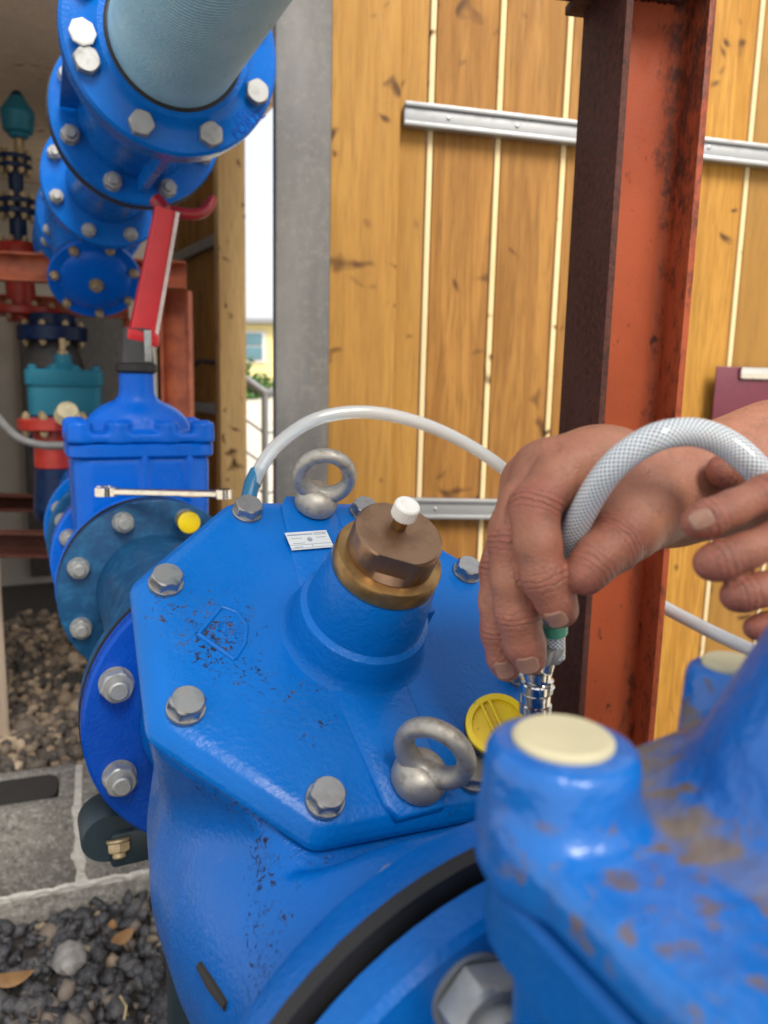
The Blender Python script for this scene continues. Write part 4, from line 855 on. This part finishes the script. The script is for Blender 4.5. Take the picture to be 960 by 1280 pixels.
# Y strainer with round bolted cover facing down to the camera
ys = thing('strainer', 'blue Y strainer with round bolted cover and brass drain plug', 'strainer', UP(.848), AZ)
cvp = CAM+1.1*(np.array([-.676, 1.829, 1.373])-CAM); lp = Mat.Rotation(-AZ, 4, 'Z') @ Vec(cvp-UP(.848)); bd = Vec((0, -math.cos(R(40)), -math.sin(R(40))))
f = Field((-.14, -.05, -.33), (.14, .68, .13), .0045)
f.add(lambda X, Y, Z: np.maximum(np.sqrt(X*X+Z*Z)-np.interp(Y, [0, .1, .3, .45, .62], [.088, .1, .115, .1, .088]), np.maximum(-Y+.0, Y-.62)), (-.12, 0, -.12), (.12, .62, .12), .03)
q_ = lp-bd*.34
f.cone(q_, lp-bd*.085, .10, .088, .03); me, V = f.mesh('body'); relax(put('body', me, 'pipe_blue', ys), 3)
CM = axis_m(lp, bd); cr_ = CM.to_3x3().inverted() @ Vec((1, 0, 0)); CM = CM @ Mat.Rotation(math.atan2(cr_.y, cr_.x), 4, 'Z')
MB().lathe([(.098, -.045), (.106, -.035), (.107, -.016)], 64, CM).build('cover_seat', 'pipe_blue', ys, smooth=40)
cvr = MB().lathe([(.108, -.015), (.1115, -.012), (.1115, -.004), (.109, -.001), (.086, .0), (.080, .006), (.05, .014), (.02, .016)], 72, CM).build('cover', 'gate_blue', ys, smooth=35)
ringbolts(cvr, M_NUT20, 'old_brass', .0965, 7, CM @ Mat.Translation((0, 0, -.001)), 20, name='nut')
MB().lathe([(.018, .012), (.018, .022), (.010, .023), (.010, .034)], 24, CM).build('drain_plug', 'old_brass', cvr, smooth=30); hx = MB(); hexprism(hx, .02, .024, .036, .002, CM); hx.build('plug_hex', 'old_brass', cvr)
flange('flange', ys, .0, 'pipe_blue'); flange('flange', ys, .40, 'pipe_blue'); flange('flange', ys, .60, 'pipe_blue'); ringbolts(ys, M_NUT30, 'zinc_dull', BCR, 8, YM(.6), 22.5, name='nut'); ringbolts(ys, M_NUT30, 'zinc_dull', BCR, 8, YM(.40), 22.5, name='nut')
up3 = thing('pipe_spool', 'far blue flanged end of the overhead pipe line by the red frame', 'pipe', UP(1.47), AZ)
flange('flange', up3, 0, 'pipe_blue'); MB().lathe([(.088, 0), (.088, -.5)], 48, YM(0), cap=False).build('pipe', 'pipe_blue', up3); flange('flange', up3, .25, 'pipe_blue'); ringbolts(up3, M_NUT30, 'zinc_dull', BCR, 8, YM(.25), 22.5, name='nut')
ends = up3

# ================================================================== far fittings in the pump house
def riser(name, label, cat, px, d, segs, mat0):
    base = unp(px, 480, d); z = lambda py: 1.15+(473-py)/FPX*d
    t = thing(name, label, cat, (base[0], base[1], 0), AZ)
    for nm, y0, y1, r0_, r1_, mt in segs:
        a_, b_ = z(y0), z(y1); k = d/FPX
        MB().lathe([(max(r0_*k-.004, .002), a_), (r0_*k, a_+.004), (r1_*k, b_-.004), (max(r1_*k-.004, .002), b_)], 40).build(nm, mt, t, smooth=40)
        if nm == 'flange':
            for j in range(8): a = R(22.5+45*j); put('bolt', M_NUT20, 'old_brass', t, Mat.Translation((r0_*k*.82*math.cos(a), r0_*k*.82*math.sin(a), b_)))
            for j in range(8): a = R(22.5+45*j); put('bolt', M_NUT20, 'old_brass', t, Mat.Translation((r0_*k*.82*math.cos(a), r0_*k*.82*math.sin(a), a_)) @ Mat.Rotation(math.pi, 4, 'X'))
    return t
av = riser('air_valve', 'blue domed air valve on top of the far navy riser pipe', 'air valve', 39, 2.75, [('neck', 212, 192, 6, 5, 'old_brass'), ('collar', 192, 186, 11, 13, 'teal'), ('dome', 186, 164, 17, 19, 'teal'), ('dome', 164, 146, 19, 9, 'teal'), ('cap', 147, 140, 8, 5, 'navy')], 'teal')
rp = riser('riser_pipe', 'far navy riser pipe with two flanges standing on a red fitting', 'pipe', 33, 2.75, [('flange', 228, 222, 19, 19, 'navy'), ('flange', 218, 212, 19, 19, 'navy'), ('neck', 268, 226, 8, 9, 'navy'), ('flange', 268, 261, 21, 21, 'navy'), ('flange', 280, 272, 21, 21, 'navy'), ('neck', 318, 278, 10, 10, 'navy')], 'navy')
rd = riser('red_fitting', 'red cast pipe fitting at the left below the far navy riser', 'fitting', 32, 2.75, [('flange', 326, 312, 24, 22, 'red_fitting'), ('neck', 405, 324, 17, 17, 'red_fitting'), ('flange', 398, 388, 44, 44, 'red_fitting')], 'red')
nv = riser('navy_valve', 'navy flanged stub hanging above the teal valve', 'fitting', 69, 2.65, [('flange', 428, 410, 41, 41, 'navy'), ('neck', 412, 395, 27, 27, 'navy'), ('cone', 462, 428, 36, 27, 'charcoal'), ('neck', 600, 462, 34, 36, 'charcoal')], 'navy')
tg = unp(80, 480, 2.45)
tv = thing('gate_valve', 'small teal gate valve with flat lid in the far pump house', 'valve', (tg[0], tg[1], 0), AZ, 'teal gate valves'); kz = 2.45/FPX; zz = lambda py: 1.15+(473-py)*kz
MB().loft([rrect(42*kz, 30*kz, .03, zz(517)), rrect(43*kz, 30*kz, .03, zz(482))]).build('body', 'teal', tv, smooth=40)
MB().loft([rrect(43*kz, 32*kz, .03, zz(482)), rrect(45*kz, 33*kz, .03, zz(480)), rrect(45*kz, 33*kz, .03, zz(464)), rrect(43*kz, 31*kz, .03, zz(462))]).build('bonnet', 'teal', tv, smooth=40)
for sx in (-36, -12, 12, 36): MB().lathe([(5*kz, zz(463)), (5*kz, zz(458)), (4*kz, zz(457))], 16, Mat.Translation((sx*kz, -26*kz, 0))).build('boss', 'teal', tv)
MB().lathe([(24*kz, zz(463)), (17*kz, zz(457)), (11*kz, zz(454)), (10*kz, zz(444)), (8*kz, zz(443))], 32).build('neck', 'teal', tv, smooth=40)
MB().lathe([(7*kz, zz(444)), (7*kz, zz(440)), (4*kz, zz(438)), (4*kz, zz(424))], 20).build('stem', 'old_brass', tv)
MB().loft([rrect(26*kz, 20*kz, .02, zz(655)), rrect(42*kz, 27*kz, .02, zz(560)), rrect(42*kz, 27*kz, .02, zz(517))]).build('lower_body', 'navy', tv, smooth=40)
tr = riser('red_tee', 'red flanged tee with a cream cap beside the blue gate valve', 'fitting', 66, 2.2, [('flange', 537, 523, 43, 43, 'red_fitting'), ('neck', 585, 536, 26, 26, 'red_fitting'), ('pipe', 640, 584, 30, 26, 'navy'), ('pipe', 652, 639, 28, 30, 'navy')], 'red')
cpz = unp(84, 520, 2.1); MB().lathe([(.03, -.006), (.034, 0), (.026, .03), (.006, .045)], 24, axis_m(Mat.Rotation(-AZ, 4, 'Z') @ (Vec(cpz)-Vec((tr.location.x, tr.location.y, 0))), (0, -.8, .6))).build('cap', 'cream_wax', tr)
tag(put('cable', hose_mesh('cable', [unp(-40, 470, 1.7), unp(-8, 515, 1.65), unp(20, 545, 1.6), unp(50, 556, 1.6), unp(82, 557, 1.6)], .0085, 60, 10), 'grey_cable'), 'grey bent cable at the left edge running to the gate valve', 'cable')

# ================================================================== HOSES
HP = [(691, 822, .404), (692, 780, .400), (699, 730, .388), (709, 694, .372), (725, 648, .354), (762, 588, .336), (812, 550, .330), (862, 540, .334), (905, 553, .336), (945, 586, .334), (985, 640, .336), (1060, 770, .36), (1150, 930, .45), (1130, 950, .60), (1050, 880, .72), (960, 824, .82), (880, 785, .88), (812, 748, .94), (770, 716, .97), (748, 700, .98)]
hs_ = thing('braided_hose', 'clear braided hose looping through both hands to the chrome coupler', 'hose', unp(690, 880, .405))
B0 = np.array(hs_.location)
put('tube', hose_mesh('tube', [unp(*q)-B0 for q in HP], list(np.interp(np.arange(420), [0, 200, 300, 419], [.0064, .0064, .0078, .0080])), 420, 28), 'braided', hs_)
dn = Vec(unp(668, 900, .412)-unp(694, 770, .396)).normalized()
def along(px): return Vec(unp(*px)-B0)
c0 = along((690, 803, .402)); c1 = along((668, 885, .412)); ax_ = (c1-c0).normalized(); QM = axis_m(c0, ax_)
MB().lathe([(.0069, -.0075), (.0074, -.007), (.0074, -.002), (.0069, -.0015)], 32, axis_m(along((691.5, 794, .4015)), along((691, 815, .402))-along((692, 780, .396)))).build('green_ring', 'green_plastic', hs_)
LT = (c1-c0).length
cl_ = MB().lathe([(.0070, .001), (.0074, .002), (.0074, .0085), (.0070, .0095)], 32, QM); cl_.box((.005, -.004, .001), (.0130, .004, .009), .001, QM); cl_.build('hose_clamp', 'zinc_dull', hs_)
bp_ = MB().lathe([(.0045, .0), (.0045, .020), (.0062, .0205), (.0062, .0235), (.0075, .024)], 28, QM); bp_.build('barb', 'chrome', hs_)
b1 = along((671, 850, .408)); QK = axis_m(b1, (along((667, 905, .414))-b1)); rings = []
prof = [(.0060, -.006), (.0072, -.0055), (.0072, -.002), (.0064, -.0015), (.0064, .000), (.0082, .0008)]+[(.0085, .0016+.0005*k) for k in range(10)]+[(.0079, .0072), (.0079, .0128)]+[(.0085, .0134+.0005*k) for k in range(10)]+[(.0080, .019), (.0064, .0196), (.0064, .026)]
for (r_, z_) in prof:
    kn_ = abs(r_-.0085) < 1e-6; row = int(round(z_/.0005)); rings.append([((r_+(.00035 if kn_ and (k+row) % 2 else 0))*math.cos(2*math.pi*k/56), (r_+(.00035 if kn_ and (k+row) % 2 else 0))*math.sin(2*math.pi*k/56), z_) for k in range(56)])
MB().loft(rings).build('coupler', 'chrome', hs_, QK, 30)
ne = along((664, 925, .415)); MB().tube([ne, along((660, 960, .43)), along((648, 1000, .45))], .0062, 14).build('nipple', 'old_brass', hs_)
ch = thing('clear_hose', 'milky clear plastic tube arching over the bonnet to a blue sleeve', 'hose', unp(312, 640, .80)); C0 = np.array(ch.location)
CP = [(745, 697, .98), (700, 650, .965), (632, 588, .94), (580, 553, .93), (520, 527, .91), (455, 515, .89), (395, 524, .87), (348, 555, .84), (324, 588, .82), (317, 606, .81)]
put('tube', hose_mesh('tube', [unp(*q)-C0 for q in CP], .0076, 160, 20), 'clear_tube', ch)
MB().tube([unp(321, 590, .82)-C0, unp(315, 604, .81)-C0, unp(311, 622, .805)-C0, unp(308, 650, .80)-C0], [.0079, .0082, .0082, .0085], 20).build('blue_sleeve', 'cap_blue', ch)
q_ = unp(308, 650, .80); MB().tube([q_-C0, np.array([q_[0], q_[1], q_[2]-.05])-C0, VP(-.06, .06, .09)-C0], .0085, 16).build('tail', 'cap_blue', ch)
MB().tube([unp(752, 703, .98)-C0, unp(738, 690, .978)-C0], .0092, 16).build('connector', 'charcoal', ch)

# ================================================================== PERSON: two arms working on the hose
per = thing('person', 'person reaching in from the right, two bare hands holding the braided hose', 'person', (.84, .3, 0))
PB = np.array([.84, .3, 0])
def J(x, y, d, rpx): return np.array([*unp(x, y, d), rpx*d/FPX])
def arm(lo_pts, palm, fingers, extra, h=.0013, pad=.03):
    allp = np.array([q for c in palm for q in c]+[q for c in fingers for q in c]+[q for c in extra for q in c])
    lo = (allp[:, :3]-allp[:, 3:]).min(0)-.008; hi = (allp[:, :3]+allp[:, 3:]).max(0)+.008
    base = Field(lo, hi, h)
    for c in palm+extra:
        for a, b in zip(c[:-1], c[1:]): base.cone(a[:3], b[:3], a[3], b[3], .014)
    U = base.D.copy()
    for c in fingers:
        g = Field(lo, hi, h)
        for a, b in zip(c[:-1], c[1:]): g.cone(a[:3], b[:3], a[3], b[3], .003)
        U = smin(U, smin(base.D, g.D, .009), .0012)
    base.D = U; me, V = base.mesh('arm'); fs = np.empty(len(me.loops), np.int32); me.loops.foreach_get('vertex_index', fs); return V, fs.reshape(-1, 4), me
# right hand (further), fingers closed down over the hose, forearm to the right
r_palm = [[J(822, 618, .392, 50), J(770, 600, .385, 46), J(716, 592, .372, 31)], [J(822, 612, .396, 48), J(750, 585, .39, 40), J(684, 586, .386, 30)], [J(822, 615, .404, 46), J(740, 595, .40, 38), J(660, 600, .403, 28)], [J(822, 625, .41, 44), J(740, 620, .41, 34), J(660, 625, .416, 26)], [J(800, 640, .38, 46), J(770, 640, .375, 42)]]
r_ten = [[J(800, 592, .376, 7), J(752, 576, .368, 6), J(712, 572, .360, 6)], [J(800, 585, .380, 8), J(745, 560, .374, 7), J(688, 564, .372, 7)], [J(796, 585, .392, 7), J(735, 566, .386, 7), J(662, 578, .385, 8)]]
r_f = [[J(716, 592, .372, 31), J(690, 608, .362, 31), J(668, 634, .356, 31), J(672, 680, .352, 29), J(680, 722, .352, 28.5), J(695, 752, .355, 25), J(701, 763, .357, 22)],
       [J(684, 586, .386, 30), J(655, 630, .374, 30), J(641, 680, .368, 30), J(641, 725, .368, 28), J(647, 768, .370, 28), J(656, 806, .375, 25), J(661, 822, .378, 22)],
       [J(660, 600, .403, 28), J(640, 660, .394, 28), J(627, 712, .390, 27), J(624, 752, .390, 25), J(625, 790, .391, 24), J(630, 822, .393, 21), J(633, 834, .394, 18)],
       [J(660, 625, .416, 25), J(648, 690, .412, 23), J(645, 740, .412, 21), J(650, 790, .412, 19), J(652, 806, .412, 16)],
       [J(805, 640, .376, 44), J(785, 662, .366, 40), J(766, 682, .357, 34), J(748, 697, .351, 30), J(736, 712, .348, 27), J(731, 720, .347, 24)]]
r_arm = [[J(822, 616, .398, 52), J(850, 612, .402, 55), J(900, 598, .408, 63), J(965, 584, .415, 74), J(1080, 566, .43, 88), J(1250, 545, .46, 100), J(1420, 530, .50, 96)]]
# left hand (nearer), only its fingers in the picture
l_f = [[J(1075, 613, .318, 34.2), J(1000, 597, .308, 24.3), J(955, 617, .302, 22.5), J(915, 635, .299, 21.6), J(886, 647, .298, 22.5), J(872, 653, .298, 20.7)],
       [J(1080, 660, .308, 34.2), J(1020, 656, .300, 26.6), J(975, 672, .296, 23.4), J(930, 690, .294, 22.5), J(900, 701, .294, 24.3), J(889, 704, .294, 22.5)],
       [J(1085, 707, .304, 32.3), J(1030, 715, .298, 25.6), J(990, 727, .295, 21.6), J(952, 737, .294, 20.7), J(928, 743, .294, 21.6), J(919, 745, .294, 18.9)],
       [J(1090, 754, .304, 28.5), J(1035, 769, .300, 21.8), J(995, 779, .298, 18.9), J(962, 783, .297, 18.0), J(945, 785, .297, 16.2)],
       [J(1130, 610, .345, 36.1), J(1060, 588, .362, 30.4), J(1000, 588, .366, 24.3), J(945, 592, .366, 21.6), J(910, 589, .366, 21.6), J(902, 588, .366, 18.9)]]
l_palm = [[J(1250, 690, .33, 56), J(1150, 640, .322, 50), J(1075, 625, .315, 40)], [J(1250, 700, .325, 56), J(1160, 670, .315, 50), J(1080, 660, .308, 40)], [J(1250, 705, .325, 54), J(1160, 700, .312, 48), J(1085, 700, .304, 38)], [J(1250, 715, .325, 52), J(1160, 730, .314, 44), J(1090, 740, .304, 34)], [J(1250, 680, .335, 52), J(1130, 610, .34, 42)]]
l_arm = [[J(1250, 700, .328, 62), J(1330, 712, .335, 66), J(1480, 735, .35, 86), J(1700, 770, .38, 110), J(1900, 790, .42, 112)]]
Vs = []; Fs = []; At = [[], [], []]; base_i = 0
for pal, fin, ar in ((r_palm+r_ten, r_f, r_arm), (l_palm, l_f, l_arm)):
    V, Fq, tmp = arm(None, pal, fin, ar); bpy.data.meshes.remove(tmp)
    red = np.zeros(len(V)); cre = np.zeros(len(V)); jdv = np.zeros(len(V))
    for c in fin:
        c = np.array(c); n_ = len(c)
        for ji, wgt in ((2, .8), (4, .5)) if n_ >= 6 else ((2, .6),):
            ji = min(ji, n_-2); p = c[ji, :3]; d = c[ji+1, :3]-c[ji-1, :3]; d /= np.linalg.norm(d); rel = V-p; s_ = rel@d; rad = np.linalg.norm(rel-np.outer(s_, d), axis=1); near = rad < c[ji, 3]*1.25
            red = np.maximum(red, near*np.exp(-(s_/.009)**2)*wgt)
            w_ = np.exp(-(s_/.0048)**2)*near*wgt; up_ = w_ > cre; jdv = np.where(up_, s_, jdv); cre = np.maximum(cre, w_)
        p = c[-1, :3]; rel = np.linalg.norm(V-p, axis=1); red = np.maximum(red, np.exp(-(rel/.016)**2)*.95)
    Vs.append(V-PB); Fs.append(Fq+base_i); base_i += len(V); At[0].append(red); At[1].append(cre); At[2].append(jdv)
# head joined to the same mesh, out of the picture
hf = Field((.55, .15, 1.38), (.95, .48, 1.86), .006); hf.cone((.72, .31, 1.63), (.70, .31, 1.71), .078, .09, .03); hf.cone((.675, .31, 1.60), (.68, .31, 1.66), .045, .05, .03); hf.cone((.79, .31, 1.45), (.74, .31, 1.60), .055, .052, .02); hf.cone((.612, .31, 1.655), (.60, .31, 1.64), .011, .016, .01); hf.cone((.62, .29, 1.605), (.62, .33, 1.605), .012, .012, .01)
for y_ in (.222, .398): hf.cone((.72, y_, 1.64), (.715, y_, 1.67), .012, .016, .006)
tm_, V = hf.mesh('head'); fs = np.empty(len(tm_.loops), np.int32); tm_.loops.foreach_get('vertex_index', fs); Vs.append(V-PB); Fs.append(fs.reshape(-1, 4)+base_i); [q.append(np.zeros(len(V))) for q in At]; bpy.data.meshes.remove(tm_)
V = np.concatenate(Vs); Fq = np.concatenate(Fs); me = bpy.data.meshes.new('body'); me.vertices.add(len(V)); me.vertices.foreach_set('co', V.ravel()); me.loops.add(Fq.size); me.loops.foreach_set('vertex_index', Fq.ravel().astype(np.int32)); me.polygons.add(len(Fq)); me.polygons.foreach_set('loop_start', np.arange(0, Fq.size, 4, dtype=np.int32)); me.polygons.foreach_set('loop_total', np.full(len(Fq), 4, np.int32)); me.update(calc_edges=True); me.polygons.foreach_set('use_smooth', [True]*len(Fq))
vattr(me, 'red', np.concatenate(At[0])); vattr(me, 'crease', np.concatenate(At[1])); vattr(me, 'joint', np.concatenate(At[2]))
bd_ = put('body', me, 'skin', per); relax(bd_, 3, .4)
# finger nails
def nail(a, b, up, ln, back):
    ra, rb = a[3], b[3]; a, b = Vec(a[:3]), Vec(b[:3]); d = (b-a).normalized(); Lab = (b-a).length; n_ = Vec(up)-d*Vec(up).dot(d); n_.normalize(); s_ = d.cross(n_); V = []; Fc = []
    for i in range(11):
        t_ = i/10; x = ln*(t_-back); r_ = rb+(ra-rb)*min(-x/Lab, 1.2) if x < 0 else math.sqrt(max(rb*rb-x*x*.55, 0)); w_ = .55+.45*math.sqrt(min(t_/.3, 1)) if t_ < .3 else (1 if t_ < .7 else math.sqrt(max(1-((t_-.7)/.3)**2*.62, 0)))
        for j in range(-5, 6):
            ph = j/5*R(33)*w_; V.append(b+d*x+n_*((r_+.00095)*math.cos(ph)**1.3)+s_*((r_+.0005)*math.sin(ph))-Vec(PB))
    for i in range(10):
        for j in range(10): Fc.append((i*11+j, i*11+j+1, (i+1)*11+j+1, (i+1)*11+j))
    o = put('nail', mesh('nail', V, Fc, 180), 'nail', per); m = o.modifiers.new('s', 'SOLIDIFY'); m.thickness = .0007; m.offset = 0
def tocam(p): v_ = CAM-np.array(p[:3]); return v_/np.linalg.norm(v_)
def nl(c, lr, ud, ln, back=.72): p = c[-1]; nail(c[-2], p, tocam(p)+lr*rt+ud*upv, ln, back)
nl(r_f[0], -.45, 0, .0098); nl(r_f[1], -.15, 0, .0105); nl(r_f[2], -.2, 0, .010); nl(l_f[0], .05, .1, .0085, .42)
# clothes, all beyond the right edge of the picture
ce = lambda q: np.array(q[:3])-PB
shf = Field((-.55, -.45, .72), (.32, .50, 1.52), .009)
RE, LE = np.array(r_arm[0][-1][:3])-PB, np.array(l_arm[0][-1][:3])-PB; RS, LS = np.array([-.02, .22, 1.36]), np.array([-.02, -.22, 1.36])
for a, b, ra, rb in ((RE, RS, .056, .07), (LE, LS, .056, .07), (RS, LS, .075, .075), ((0, .09, 1.30), (.02, .08, .92), .12, .115), ((0, -.09, 1.30), (.02, -.08, .92), .12, .115), ((.02, .06, .9), (.02, .06, .8), .12, .12), ((.02, -.06, .9), (.02, -.06, .8), .12, .12)): shf.cone(a, b, ra, rb, .03)
me, _ = shf.mesh('shirt'); relax(put('shirt', me, 'sleeve', per), 3)
trf = Field((-.2, -.3, -.0), (.3, .3, .9), .010)
for sy in (-1, 1):
    trf.cone((.03, sy*.09, .82), (.0, sy*.10, .46), .10, .07, .03); trf.cone((.0, sy*.10, .46), (.03, sy*.10, .08), .068, .055, .02)
me, _ = trf.mesh('trousers'); relax(put('trousers', me, 'trousers', per), 3)
for sy in (-1, 1):
    bf = MB().loft([rrect(.045, .13, .04, .0), rrect(.048, .135, .04, .03), rrect(.044, .11, .04, .07), rrect(.04, .05, .035, .11)]); bf.build('shoe', 'charcoal', per, Mat.Translation((-.02, sy*.10, 0)) @ Mat.Rotation(R(90), 4, 'Z'), 60)
hrf = Field((-.3, -.15, 1.6), (.08, .17, 1.86), .008); hrf.cone((-.105, .01, 1.70), (-.135, .01, 1.735), .094, .092, .02); me, _ = hrf.mesh('hair'); put('hair', me, 'hair', per)
